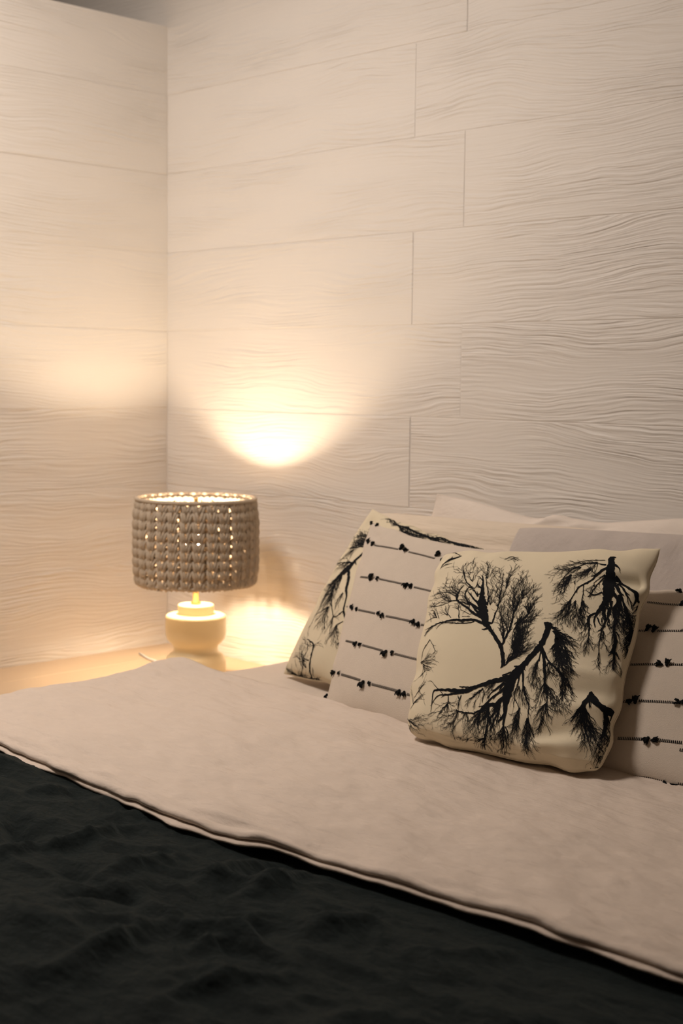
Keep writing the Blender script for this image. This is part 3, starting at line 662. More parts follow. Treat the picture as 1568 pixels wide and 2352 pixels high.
TREES = {
 'tree_front': [
  ([[(11,-373,76),(23,-358,495),(31,-331,877),(13,-272,877),(-21,-192,838),(-88,-109,800),(-155,-37,800),(-213,27,1181),(-252,89,1753),(-284,153,1867),(-318,240,1753),(-341,318,1258),(-361,422,686),(-378,507,343),(-405,583,172)],[(38,-349,343),(62,-328,191),(89,-295,114)],[(-197,2,762),(-288,49,648),(-373,67,610),(-464,60,572),(-563,68,457),(-673,55,343),(-764,38,248),(-842,-3,210),(-887,-62,152)],[(-348,47,229),(-436,31,248),(-566,36,191),(-682,45,152),(-749,-12,95)],[(-787,30,152),(-862,13,152),(-898,9,95)],[(-793,9,152),(-853,-34,133),(-876,-71,95)],[(-192,-14,495),(-229,-26,305),(-254,-22,152)],[(-272,99,953),(-371,137,610),(-446,191,534),(-520,236,419),(-589,296,457),(-598,367,343),(-582,427,191),(-566,464,114)],[(-311,173,838),(-417,236,495),(-480,281,343),(-523,364,267),(-508,424,191),(-498,461,114)],[(-309,129,762),(-385,192,381),(-440,247,267)],[(-338,239,838),(-399,282,457),(-454,340,267),(-498,388,229)],[(-381,329,457),(-440,399,267),(-498,461,229),(-555,514,267),(-602,607,305),(-640,690,172),(-628,757,76)],[(-366,422,419),(-415,457,267),(-437,490,152)],[(-376,507,305),(-414,545,191),(-437,578,95)],[(-354,375,495),(-382,352,267),(-407,387,152)],[(-208,44,648),(-169,49,381),(-167,116,248),(-159,225,210),(-167,334,152),(-177,446,114),(-209,605,76)],[(-267,231,419),(-281,331,191),(-322,446,152),(-358,543,152),(-375,672,95),(-412,759,57)],[(-164,225,152),(-140,345,133),(-127,446,95),(-129,593,76),(-98,703,57)],[(-17,-168,495),(1,-83,457),(17,0,419),(14,84,305),(9,168,248),(20,275,172),(38,393,114),(33,556,57)],[(-10,-143,267),(-38,-45,172),(-76,57,133),(-114,162,95),(-126,248,57)],[(43,44,229),(71,77,229),(109,111,210),(148,176,172),(164,260,114),(192,335,57)],[(7,0,152),(-31,103,114),(-59,208,76)],[(-575,284,267),(-652,280,172),(-764,252,133),(-874,268,95)],[(-595,320,191),(-717,394,114),(-856,413,76)],[(-512,82,229),(-531,148,152),(-557,238,76)],[(-604,98,191),(-648,134,133),(-703,208,76)],[(-747,102,152),(-794,179,95),(-893,320,57)],[(-841,75,114),(-866,139,76),(-912,195,57)],[(-486,103,133),(-403,104,95)],[(-403,126,133),(-502,169,95),(-535,214,57)]],
   [(-608,620,-771,727,3,76,38),(-608,620,-680,642,3,76,38),(-608,620,-605,754,3,76,38),(-608,620,-536,629,3,76,38),(-608,620,-609,517,3,76,38),(-487,511,-525,796,4,95,57),(-487,511,-558,630,4,95,57),(-487,511,-458,678,4,95,57),(-348,543,-407,744,5,95,57),(-348,543,-311,657,5,95,57),(-348,543,-446,705,5,95,57),(-166,312,-299,617,4,95,76),(-166,312,-221,644,4,95,76),(-166,312,-308,505,4,95,76),(-131,424,-249,644,4,95,57),(-131,424,-158,687,4,95,57),(-131,424,-102,717,4,95,57),(-131,424,-158,593,4,95,57),(-447,423,-544,475,4,114,67),(-447,423,-642,520,4,114,67),(-447,423,-568,378,4,114,67),(-447,423,-430,508,4,114,67),(-588,331,-733,557,5,95,67),(-588,331,-777,477,5,95,67),(-588,331,-676,486,5,95,67),(-588,331,-774,539,5,95,67),(-652,280,-856,413,5,76,57),(-652,280,-892,343,5,76,57),(-652,280,-809,424,5,76,57),(-652,280,-892,285,5,76,57),(-657,124,-712,220,4,76,48),(-657,124,-660,224,4,76,48),(-657,124,-728,167,4,76,48),(-551,193,-602,218,3,76,38),(-551,193,-527,225,3,76,38),(-551,193,-577,250,3,76,38),(-776,119,-914,201,4,76,48),(-776,119,-895,298,4,76,48),(-776,119,-837,234,4,76,48),(-776,119,-874,130,4,76,48),(-241,243,-207,377,5,95,67),(-241,243,-261,399,5,95,67),(-241,243,-300,399,5,95,67),(-159,225,-127,368,4,95,57),(-159,225,-173,400,4,95,57),(-159,225,-214,288,4,95,57),(7,158,-62,542,6,114,67),(7,158,-43,620,6,114,67),(7,158,29,568,6,114,67),(7,158,-65,391,6,114,67),(7,158,-60,447,6,114,67),(7,158,-2,403,6,114,67),(47,318,73,405,5,95,57),(47,318,83,439,5,95,57),(47,318,138,441,5,95,57),(142,165,201,336,6,114,67),(142,165,140,430,6,114,67),(142,165,115,385,6,114,67),(142,165,164,260,6,114,67),(142,165,118,258,6,114,67),(-22,-104,-136,247,4,95,57),(-22,-104,-122,269,4,95,57),(-22,-104,-67,165,4,95,57),(-22,-104,-130,150,4,95,57),(-22,-104,-50,251,4,95,57),(-22,-104,-98,249,4,95,57),(18,63,-67,239,4,95,57),(18,63,46,170,4,95,57),(18,63,-41,251,4,95,57),(61,-324,141,-193,7,133,57),(61,-324,236,-170,7,133,57),(61,-324,241,-151,7,133,57),(61,-324,158,-144,7,133,57),(61,-324,99,-253,7,133,57),(113,-234,80,47,8,152,76),(113,-234,146,11,8,152,76),(113,-234,95,-44,8,152,76),(113,-234,208,-51,8,152,76),(113,-234,167,177,8,152,76),(113,-234,155,114,8,152,76),(113,-234,190,158,8,152,76),(113,-234,232,-114,8,152,76),(113,-234,109,111,8,152,76),(70,46,176,178,7,152,76),(70,46,108,153,7,152,76),(70,46,179,96,7,152,76),(70,46,139,-184,7,152,76),(70,46,167,-143,7,152,76),(70,46,197,-81,7,152,76),(-437,236,-583,391,4,133,57),(-437,236,-534,329,4,133,57),(-437,236,-563,238,4,133,57),(-437,236,-476,191,4,133,57),(-437,236,-594,274,4,133,57)]),
  ([[(310,88,114),(332,81,953),(352,62,1258),(351,-10,1143),(337,-97,1181),(309,-157,1105),(263,-248,1105),(217,-327,1258),(169,-391,1906),(133,-450,2287),(118,-516,2058),(113,-582,1601),(110,-632,1029),(117,-680,534),(109,-744,267),(129,-804,191),(131,-877,114),(99,-949,57)],[(354,84,648),(383,72,457)],[(137,-345,191),(174,-341,305),(212,-345,381)],[(301,-122,191),(319,-123,267)],[(154,-413,1143),(80,-448,1029),(-13,-471,800),(-88,-495,877),(-183,-526,572),(-279,-562,724),(-350,-573,648),(-489,-574,419),(-601,-580,343),(-651,-592,229),(-654,-664,191),(-650,-747,76)],[(-287,-572,267),(-431,-596,286),(-538,-611,229),(-604,-625,172),(-647,-671,114)],[(-164,-519,267),(-304,-542,191),(-378,-539,133)],[(-603,-573,152),(-656,-542,95),(-691,-516,57)],[(39,-433,267),(74,-414,229),(118,-393,305)],[(106,-570,953),(21,-627,686),(-56,-640,572),(-122,-690,457),(-138,-746,229),(-145,-776,152)],[(-111,-670,419),(-187,-700,229),(-291,-706,229),(-379,-699,172)],[(85,-519,648),(25,-558,419),(-45,-602,343),(-105,-651,267)],[(77,-478,762),(8,-526,381),(-35,-556,229),(-76,-598,152)],[(1,-629,495),(11,-678,381),(-21,-719,343),(-45,-763,267),(-58,-835,343),(-69,-879,381),(-96,-952,267),(-110,-987,152)],[(59,-624,572),(50,-674,343),(20,-728,305),(6,-786,191)],[(118,-674,457),(85,-708,381),(60,-737,191)],[(121,-698,305),(111,-757,229),(79,-812,152),(86,-850,95)],[(129,-755,191),(159,-799,229),(135,-863,114)],[(-482,-610,191),(-473,-656,229),(-476,-696,95)],[(-376,-602,191),(-357,-646,114),(-371,-685,57)],[(-130,-537,229),(-173,-574,152),(-256,-619,95),(-267,-665,57)],[(-140,-538,191),(-113,-569,152),(-120,-627,114)],[(217,-364,648),(237,-429,381),(253,-501,286),(292,-563,210),(330,-622,152),(332,-709,114),(333,-809,95),(354,-943,57)],[(193,-396,457),(199,-472,191),(181,-563,152),(243,-631,95),(248,-721,76)],[(188,-575,152),(181,-606,114),(195,-629,57)],[(337,-138,724),(368,-202,572),(400,-282,648),(422,-362,572),(434,-456,305),(473,-536,172),(484,-635,95),(421,-741,57)],[(359,-166,534),(424,-248,343),(504,-302,324),(568,-342,305),(613,-382,172)],[(339,-161,305),(341,-272,172),(332,-400,114),(311,-478,57)],[(310,84,194),(347,80,699),(394,48,543),(467,17,272),(543,-6,175),(608,-22,97)],[(404,26,505),(436,-16,310),(453,-70,194)],[(454,-281,272),(506,-305,252),(563,-350,233),(616,-375,155),(677,-462,78)]],
   [(-473,-656,-639,-745,4,95,48),(-473,-656,-621,-827,4,95,48),(-473,-656,-545,-748,4,95,48),(-473,-656,-472,-724,4,95,48),(-473,-656,-437,-679,4,95,48),(-473,-656,-386,-661,4,95,48),(-358,-698,-538,-866,5,95,57),(-358,-698,-507,-790,5,95,57),(-358,-698,-416,-873,5,95,57),(-358,-698,-453,-830,5,95,57),(-270,-704,-282,-850,4,95,57),(-270,-704,-304,-778,4,95,57),(-270,-704,-215,-818,4,95,57),(-270,-704,-369,-816,4,95,57),(-127,-691,-175,-855,5,133,67),(-127,-691,-236,-812,5,133,67),(-127,-691,-272,-907,5,133,67),(-127,-691,-150,-894,5,133,67),(-127,-691,-201,-739,5,133,67),(-52,-658,-93,-841,5,191,76),(-52,-658,-33,-831,5,191,76),(-52,-658,-135,-775,5,191,76),(-52,-658,6,-786,5,191,76),(-52,-658,-80,-726,5,191,76),(30,-627,23,-861,5,172,76),(30,-627,-33,-791,5,172,76),(30,-627,64,-778,5,172,76),(30,-627,-30,-922,5,172,76),(-77,-881,-195,-938,4,114,48),(-77,-881,-134,-916,4,114,48),(-77,-881,-58,-985,4,114,48),(-77,-881,-168,-992,4,114,48),(-77,-881,-144,-997,4,114,48),(-77,-881,-351,-928,4,114,48),(121,-770,81,-885,5,114,57),(121,-770,151,-874,5,114,57),(121,-770,18,-885,5,114,57),(121,-770,96,-980,5,114,57),(121,-770,52,-856,5,114,57),(121,-770,30,-980,5,114,57),(243,-631,205,-792,6,95,57),(243,-631,177,-762,6,95,57),(243,-631,240,-752,6,95,57),(243,-631,149,-839,6,95,57),(236,-692,215,-812,6,95,57),(236,-692,180,-878,6,95,57),(236,-692,252,-822,6,95,57),(331,-681,315,-812,8,95,57),(331,-681,279,-818,8,95,57),(331,-681,354,-886,8,95,57),(331,-681,392,-900,8,95,57),(331,-681,314,-870,8,95,57),(319,-772,289,-903,6,76,57),(319,-772,374,-939,6,76,57),(319,-772,320,-972,6,76,57),(319,-772,311,-903,6,76,57),(258,-486,331,-570,4,95,48),(258,-486,303,-528,4,95,48),(258,-486,248,-568,4,95,48),(258,-486,289,-626,4,95,48),(258,-486,355,-632,4,95,48),(213,-492,189,-599,4,95,48),(213,-492,223,-583,4,95,48),(213,-492,162,-565,4,95,48),(213,-492,252,-630,4,95,48),(-157,-552,-270,-652,4,76,48),(-157,-552,-236,-611,4,76,48),(-157,-552,-197,-646,4,76,48),(-345,-599,-362,-672,3,76,38),(-345,-599,-397,-662,3,76,38),(-345,-599,-346,-645,3,76,38),(-11,-478,-74,-559,4,114,48),(-11,-478,-110,-582,4,114,48),(-11,-478,-40,-530,4,114,48),(-11,-478,-152,-572,4,114,48),(339,-263,294,-437,6,95,57),(339,-263,329,-431,6,95,57),(339,-263,365,-483,6,95,57),(339,-263,371,-370,6,95,57),(339,-263,310,-379,6,95,57),(377,-400,379,-509,4,76,48),(377,-400,411,-496,4,76,48),(377,-400,338,-481,4,76,48),(431,-436,424,-612,6,114,67),(431,-436,478,-606,6,114,67),(431,-436,520,-566,6,114,67),(431,-436,572,-583,6,114,67),(431,-436,431,-543,6,114,67),(431,-436,478,-520,6,114,67),(470,-580,414,-671,7,114,67),(470,-580,457,-681,7,114,67),(470,-580,517,-667,7,114,67),(470,-580,531,-600,7,114,67),(470,-580,418,-625,7,114,67),(457,-654,413,-725,5,76,48),(457,-654,434,-739,5,76,48),(457,-654,506,-705,5,76,48),(457,-654,406,-770,5,76,48),(472,-462,540,-524,4,95,48),(472,-462,576,-567,4,95,48),(472,-462,532,-572,4,95,48),(430,-266,479,-382,4,114,48),(430,-266,510,-354,4,114,48),(430,-266,438,-397,4,114,48),(430,-266,497,-393,4,114,48),(423,20,595,-41,8,155,78),(423,20,611,-75,8,155,78),(423,20,609,-153,8,155,78),(423,20,578,-81,8,155,78),(423,20,528,-55,8,155,78),(448,-32,618,-182,9,155,87),(448,-32,636,-293,9,155,87),(448,-32,624,-366,9,155,87),(448,-32,579,-319,9,155,87),(448,-32,503,-292,9,155,87),(448,-32,498,-191,9,155,87),(448,-32,578,-223,9,155,87),(448,-32,539,-264,9,155,87),(536,-134,654,-297,7,136,68),(536,-134,623,-345,7,136,68),(536,-134,621,-245,7,136,68),(536,-134,588,-338,7,136,68),(536,-134,497,-273,7,136,68),(568,-357,677,-462,6,116,58),(568,-357,645,-470,6,116,58),(568,-357,635,-529,6,116,58),(568,-357,600,-552,6,116,58),(568,-357,572,-448,6,116,58),(568,-357,663,-574,6,116,58),(581,-453,598,-569,5,78,49),(581,-453,573,-579,5,78,49),(581,-453,644,-570,5,78,49),(457,-340,490,-388,4,97,49),(457,-340,516,-390,4,97,49),(457,-340,447,-455,4,97,49)]),
  ([[(715,846,194),(689,833,1009),(704,759,1281),(715,687,1630),(721,598,2290),(761,472,2173),(763,392,1358),(740,317,776),(720,254,466),(709,193,310),(735,122,155)],[(723,761,582),(763,737,388),(790,709,78)],[(752,647,1009),(803,611,621),(895,550,543),(951,524,660),(975,470,621),(997,459,349),(997,440,194),(997,346,78)],[(712,743,893),(655,699,505),(617,642,427),(579,549,349),(527,493,330),(497,411,233),(472,303,175),(427,195,136),(393,151,78)],[(666,751,310),(534,761,194),(423,700,175),(357,569,136),(315,392,78)],[(642,805,175),(482,790,136),(370,730,116),(262,677,58)],[(617,642,175),(559,677,136),(508,734,97)],[(780,487,970),(850,405,543),(839,314,660),(873,218,466),(879,134,427),(908,55,543),(914,-30,621),(924,-81,310),(931,-191,58)],[(761,401,776),(758,302,621),(795,214,349),(792,98,252),(804,-69,116),(839,-215,39)],[(775,574,776),(871,451,427),(918,351,388),(958,277,466),(983,187,194),(997,90,78)],[(778,599,582),(874,513,233),(938,437,175),(964,376,116)],[(725,269,466),(677,224,388),(666,164,582),(695,84,194),(704,-28,116),(690,-98,58)],[(546,519,155),(569,401,155),(580,281,175),(609,114,78)],[(668,624,349),(653,526,194),(629,433,194),(614,389,116)],[(713,461,388),(666,419,233),(602,439,155),(580,456,78)],[(679,655,310),(642,605,175),(618,531,116)],[(843,463,466),(881,376,388),(884,280,272)],[(804,392,582),(814,307,388),(806,217,388)],[(862,292,310),(898,285,272),(930,271,233)],[(729,217,272),(767,158,194)],[(808,159,310),(767,91,155)],[(911,47,388),(895,-62,194),(881,-71,78)],[(924,-34,388),(958,-75,116)],[(829,558,310),(907,463,155),(939,399,97)],[(972,477,310),(968,417,155),(965,367,97)]],
   [(465,704,262,677,6,97,49),(465,704,288,651,6,97,49),(465,704,259,598,6,97,49),(465,704,303,719,6,97,49),(465,704,364,606,6,97,49),(406,611,315,392,6,116,58),(406,611,327,449,6,116,58),(406,611,372,311,6,116,58),(406,611,382,376,6,116,58),(406,611,379,488,6,116,58),(406,611,391,410,6,116,58),(552,701,455,531,5,97,58),(552,701,452,603,5,97,58),(552,701,503,634,5,97,58),(552,701,389,548,5,97,58),(552,701,496,597,5,97,58),(581,777,360,764,5,97,49),(581,777,433,754,5,97,49),(581,777,506,623,5,97,49),(581,777,570,633,5,97,49),(482,335,384,149,6,97,58),(482,335,414,95,6,97,58),(482,335,465,66,6,97,58),(482,335,440,138,6,97,58),(482,335,469,202,6,97,58),(482,335,412,183,6,97,58),(526,332,556,84,5,97,49),(526,332,525,106,5,97,49),(526,332,494,129,5,97,49),(526,332,548,197,5,97,49),(580,281,599,121,6,97,49),(580,281,572,164,6,97,49),(580,281,634,119,6,97,49),(580,281,583,80,6,97,49),(583,342,625,232,6,116,58),(583,342,618,115,6,116,58),(583,342,661,221,6,116,58),(583,342,633,273,6,116,58),(666,164,671,2,4,97,49),(666,164,644,6,4,97,49),(666,164,650,122,4,97,49),(666,164,730,-30,4,97,49),(666,164,719,118,4,97,49),(701,19,682,-100,5,78,39),(701,19,712,-108,5,78,39),(701,19,730,-30,5,78,39),(806,101,787,-24,4,97,49),(806,101,834,-19,4,97,49),(806,101,804,8,4,97,49),(806,101,849,-14,4,97,49),(807,-76,805,-165,3,58,23),(807,-76,836,-185,3,58,23),(807,-76,844,-236,3,58,23),(857,408,875,142,6,155,78),(857,408,926,146,6,155,78),(857,408,959,147,6,155,78),(857,408,910,120,6,155,78),(857,408,931,224,6,155,78),(921,372,972,176,6,116,68),(921,372,983,261,6,116,68),(921,372,953,144,6,116,68),(921,372,986,191,6,116,68),(889,129,885,-1,4,155,49),(889,129,943,29,4,155,49),(889,129,927,73,4,155,49),(889,129,881,52,4,155,49),(919,-75,896,-200,4,97,35),(919,-75,925,-195,4,97,35),(919,-75,955,-175,4,97,35),(919,-75,992,-177,4,97,35),(919,-75,996,-214,4,97,35),(919,-75,895,-169,4,97,35),(977,218,991,-1,6,97,39),(977,218,997,27,6,97,39),(977,218,997,181,6,97,39),(977,218,974,6,6,97,39),(977,218,997,-15,6,97,39),(977,218,997,138,6,97,39),(997,439,997,306,4,97,35),(997,439,997,389,4,97,35),(997,439,997,257,4,97,35),(997,439,996,218,4,97,35),(945,307,980,165,6,116,58),(945,307,992,182,6,116,58),(945,307,965,80,6,116,58),(945,307,997,204,6,116,58),(773,384,808,159,4,233,58),(773,384,769,188,4,233,58),(773,384,842,150,4,233,58),(773,384,793,155,4,233,58),(630,521,577,467,3,97,39),(630,521,623,390,3,97,39),(630,521,650,416,3,97,39),(630,521,666,483,3,97,39)]),
  ([[(809,-401,116),(807,-427,1087),(876,-489,1087),(935,-508,1009),(979,-512,1126),(997,-519,854),(997,-553,427),(997,-572,116)],[(807,-437,1164),(797,-525,854),(796,-573,660),(806,-635,466),(823,-693,310),(853,-744,155)],[(785,-544,505),(725,-620,272),(696,-652,116)],[(951,-514,699),(967,-594,699),(954,-677,427),(935,-728,272)],[(799,-449,388),(848,-534,194)],[(968,-547,310),(995,-595,194),(997,-635,97)],[(910,-990,155),(906,-997,272),(973,-997,272),(990,-990,155)],[(950,-990,78),(990,-990,155),(997,-997,78)]],
   [(792,-543,698,-649,5,124,68),(792,-543,731,-686,5,124,68),(792,-543,787,-713,5,124,68),(792,-543,764,-659,5,124,68),(792,-543,740,-651,5,124,68),(811,-558,851,-711,6,124,78),(811,-558,895,-695,6,124,78),(811,-558,927,-705,6,124,78),(811,-558,826,-785,6,124,78),(811,-558,891,-771,6,124,78),(811,-558,821,-661,6,124,78),(811,-558,861,-654,6,124,78),(811,-558,903,-701,6,124,78),(845,-646,942,-710,6,124,78),(845,-646,922,-747,6,124,78),(845,-646,829,-801,6,124,78),(845,-646,862,-811,6,124,78),(845,-646,904,-827,6,124,78),(781,-600,782,-723,4,109,68),(781,-600,811,-735,4,109,68),(781,-600,731,-674,4,109,68),(967,-556,990,-650,3,93,43),(967,-556,997,-669,3,93,43),(967,-556,990,-810,3,93,43),(967,-556,990,-850,3,93,43),(967,-556,997,-756,3,93,43),(952,-670,946,-758,4,109,49),(952,-670,976,-750,4,109,49),(952,-670,920,-739,4,109,49),(952,-670,997,-735,4,109,49),(952,-670,965,-728,4,109,49),(927,-763,910,-928,4,93,58),(927,-763,945,-912,4,93,58),(927,-763,985,-876,4,93,58),(927,-763,960,-807,4,93,58),(927,-763,926,-904,4,93,58),(974,-859,997,-997,3,62,29),(974,-859,997,-925,3,62,29),(974,-859,997,-965,3,62,29),(974,-859,997,-912,3,62,29),(994,-733,997,-845,3,78,27),(994,-733,997,-872,3,78,27),(994,-733,990,-770,3,78,27)]),
  ([[(-790,-120,172),(-824,-174,172),(-861,-232,133),(-871,-296,76)],[(-788,-128,114),(-737,-191,133),(-697,-253,95),(-732,-279,57)],[(-879,-340,133),(-814,-366,133),(-717,-408,76)],[(-863,-480,76),(-810,-437,114),(-770,-376,76)],[(-986,-844,206),(-897,-874,240),(-822,-897,171),(-789,-945,69)],[(-893,-652,103),(-832,-597,137),(-776,-541,69)],[(-936,-750,103),(-872,-683,137),(-784,-631,69)]],
   [(-880,-331,-692,-296,3,76,27),(-880,-331,-701,-319,3,76,27),(-880,-331,-758,-277,3,76,27),(-880,-331,-709,-346,3,76,27),(-844,-365,-730,-434,3,76,27),(-844,-365,-848,-482,3,76,27),(-844,-365,-775,-413,3,76,27),(-831,-576,-766,-529,3,76,27),(-831,-576,-808,-561,3,76,27),(-831,-576,-782,-629,3,76,27),(-953,-856,-683,-803,3,103,27),(-953,-856,-726,-870,3,103,27),(-953,-856,-823,-966,3,103,27),(-953,-856,-744,-831,3,103,27),(-899,-699,-820,-668,3,103,27),(-899,-699,-940,-605,3,103,27),(-899,-699,-801,-639,3,103,27),(-908,-901,-997,-997,3,103,27),(-908,-901,-997,-997,3,103,27)]),
  ([[(-901,720,57),(-878,790,267),(-822,842,648),(-727,885,191)],[(-994,989,267),(-950,990,381),(-859,976,267),(-745,892,114)],[(-894,731,76),(-849,765,191),(-789,779,114)]],
   []),
  ([[(-251,801,95),(-212,846,191),(-149,825,133)],[(-226,780,76),(-173,815,172),(-126,785,76)]],
   [(-203,821,-260,801,4,57,23),(-203,821,-146,842,4,57,23),(-203,821,-141,777,4,57,23)]),
 ],
 'tree_rear': [
  ([[(-564,570,562),(-560,544,787),(-565,472,937),(-600,396,862),(-616,330,1500),(-647,261,2287),(-691,202,1687),(-728,134,1050),(-764,79,562),(-772,-4,281),(-766,-104,206),(-764,-244,150),(-760,-343,112),(-758,-460,75),(-733,-530,56)],[(-600,247,937),(-494,136,862),(-443,48,825),(-367,-31,487),(-332,-124,412),(-299,-196,450),(-213,-278,525),(-127,-340,562),(-104,-431,319),(-95,-483,225),(-160,-548,94)],[(-620,384,450),(-541,339,150)],[(-620,351,487),(-754,330,337),(-919,306,112)],[(-603,591,487),(-762,588,337),(-812,585,150)],[(-594,575,375),(-739,536,262),(-875,502,169)],[(-725,62,337),(-659,-34,262),(-777,-75,187)],[(-659,-34,262),(-493,-213,225),(-419,-284,150),(-374,-416,131),(-341,-476,56)],[(-302,-192,262),(-363,-268,169),(-412,-282,94)],[(-228,-306,262),(-305,-370,187),(-308,-443,131),(-330,-561,75)],[(-436,-13,262),(-479,-91,169),(-444,-195,75)],[(-548,-310,150),(-469,-441,94)],[(-286,-134,262),(-239,-179,112)],[(-687,-573,150),(-619,-586,262),(-525,-611,375),(-481,-699,412),(-456,-820,450),(-442,-920,375),(-451,-992,225),(-350,-990,150)],[(-651,-598,150),(-587,-681,169),(-601,-753,150),(-493,-766,187)],[(-625,-756,150),(-581,-843,187),(-642,-996,187),(-705,-997,94)],[(-770,-655,75),(-711,-733,150),(-606,-847,150)],[(-401,-829,187),(-403,-958,131)],[(-765,-797,75),(-706,-875,112)],[(-814,-855,75),(-801,-979,131),(-832,-997,75)]],
   [(-597,592,-886,648,9,169,75),(-597,592,-774,772,9,169,75),(-597,592,-858,699,9,169,75),(-597,592,-724,722,9,169,75),(-597,592,-787,681,9,169,75),(-597,592,-871,586,9,169,75),(-689,585,-849,515,6,131,56),(-689,585,-858,609,6,131,56),(-689,585,-862,492,6,131,56),(-689,585,-774,503,6,131,56),(-774,503,-844,405,5,131,56),(-774,503,-784,435,5,131,56),(-774,503,-854,382,5,131,56),(-774,503,-718,411,5,131,56),(-671,183,-832,-28,7,187,84),(-671,183,-817,34,7,187,84),(-671,183,-678,-15,7,187,84),(-671,183,-631,11,7,187,84),(-671,183,-787,-105,7,187,84),(-671,183,-599,15,7,187,84),(-691,66,-777,-154,7,150,75),(-691,66,-716,-130,7,150,75),(-691,66,-652,-114,7,150,75),(-691,66,-570,-84,7,150,75),(-691,66,-641,-163,7,150,75),(-649,-43,-743,-242,6,131,66),(-649,-43,-667,-216,6,131,66),(-649,-43,-623,-181,6,131,66),(-649,-43,-551,-182,6,131,66),(-574,-195,-694,-328,5,112,56),(-574,-195,-566,-371,5,112,56),(-574,-195,-712,-290,5,112,56),(-574,-195,-555,-301,5,112,56),(-574,-195,-469,-451,5,112,56),(-574,-195,-605,-405,5,112,56),(-423,-289,-428,-463,4,112,56),(-423,-289,-341,-458,4,112,56),(-423,-289,-364,-288,4,112,56),(-423,-289,-407,-247,4,112,56),(-295,-364,-342,-529,4,112,47),(-295,-364,-303,-505,4,112,47),(-295,-364,-208,-555,4,112,47),(-295,-364,-174,-565,4,112,47),(-295,-364,-183,-534,4,112,47),(-213,-278,-109,-346,5,131,37),(-213,-278,-128,-379,5,131,37),(-213,-278,-250,-266,5,131,37),(-458,-7,-436,-124,4,112,56),(-458,-7,-451,-186,4,112,56),(-458,-7,-452,-67,4,112,56),(-677,341,-990,329,5,131,56),(-677,341,-761,267,5,131,56),(-677,341,-849,238,5,131,56),(-515,-851,-792,-763,4,112,56),(-515,-851,-689,-713,4,112,56),(-515,-851,-791,-657,4,112,56),(-515,-851,-697,-646,4,112,56),(-704,-997,-956,-926,5,131,47),(-704,-997,-885,-981,5,131,47),(-704,-997,-784,-992,5,131,47),(-704,-997,-639,-940,5,131,47),(-704,-997,-845,-992,5,131,47),(-704,-997,-550,-990,5,131,47),(-704,-997,-410,-990,5,131,47),(-527,-997,-530,-990,5,131,47),(-527,-997,-350,-990,5,131,47),(-527,-997,-489,-980,5,131,47),(-527,-997,-550,-969,5,131,47),(-507,-612,-436,-577,2,94,37),(-507,-612,-452,-629,2,94,37),(-507,-612,-763,-586,2,94,37)]),
  ([[(-618,962,98),(-419,936,392),(-95,936,588),(106,914,392)],[(111,959,98),(352,974,490),(570,938,294)],[(-245,886,392),(151,930,196)]],
   [(-419,936,100,919,5,196,59),(-419,936,-52,897,5,196,59),(-419,936,164,920,5,196,59),(-419,936,-665,976,5,196,59),(74,915,701,967,6,196,59),(74,915,533,921,6,196,59),(74,915,588,969,6,196,59),(74,915,897,983,6,196,59),(371,958,937,992,5,196,49),(371,958,815,963,5,196,49),(371,958,689,927,5,196,49)]),
 ],
}
STRIPES = {
 'stripe_left': ([[(-813,735),(-499,747)],[(-371,738),(-209,729),(-55,714)],[(-847,348),(-677,344)],[(-565,349),(-241,336)],[(-112,325),(110,322)],[(-733,-4),(-461,-20)],[(-312,-29),(16,-29)],[(135,-38),(199,-31)],[(-800,-333),(-631,-345)],[(-518,-353),(-204,-369)],[(-52,-369),(267,-364)],[(-755,-642),(-419,-659)],[(-245,-668),(99,-663)],[(224,-666),(289,-664)],[(-556,-956),(-135,-964)],[(-8,-969),(224,-956)],[(-905,-897),(-807,-915)]],
  [(-839,742,80,1.0),(-909,764,110,1.1),(-471,771,60,1.2),(-415,753,-20,1.1),(-43,767,50,1.2),(32,716,-60,0.8),(-673,347,85,1.4),(-594,345,0,0.9),(-207,324,-100,1.2),(-150,329,-80,1.1),(-839,12,130,1.1),(-761,-2,90,0.8),(-424,-18,20,0.9),(-356,-29,-60,1.1),(41,-29,-80,1.1),(105,-42,-70,1.1),(-620,-352,-110,1.0),(-557,-353,0,0.9),(-168,-388,-95,1.3),(-83,-372,80,0.9),(-899,-638,200,1.2),(-799,-637,10,0.8),(-370,-686,-95,1.4),(-275,-671,90,0.8),(127,-672,-80,1.2),(193,-670,-70,1.1),(-988,-863,-100,1.1),(-113,-981,-60,1.1),(-42,-972,90,0.9),(-997,997,100,0.8),(-910,990,60,0.8)]),
 'stripe_right': ([[(-82,773),(53,757),(212,761)],[(-102,408),(-39,413)],[(62,425),(277,456)],[(-131,39),(100,68)],[(204,87),(315,107)],[(-159,-332),(-124,-331)],[(-26,-305),(274,-263)],[(-188,-647),(47,-619)],[(153,-604),(360,-581)],[(-78,-933),(192,-922)],[(318,-904),(359,-900)]],
  [(228,772,40,1.1),(-19,438,55,1.2),(34,431,70,1.2),(122,70,180,1.1),(186,92,95,1.2),(-108,-328,-20,1.1),(-50,-308,95,1.3),(303,-259,180,1.1),(343,-251,0,1.0),(66,-623,-110,1.2),(128,-614,20,1.1),(218,-925,-40,1.1),(291,-919,200,1.1),(165,947,160,1.0)]),
}

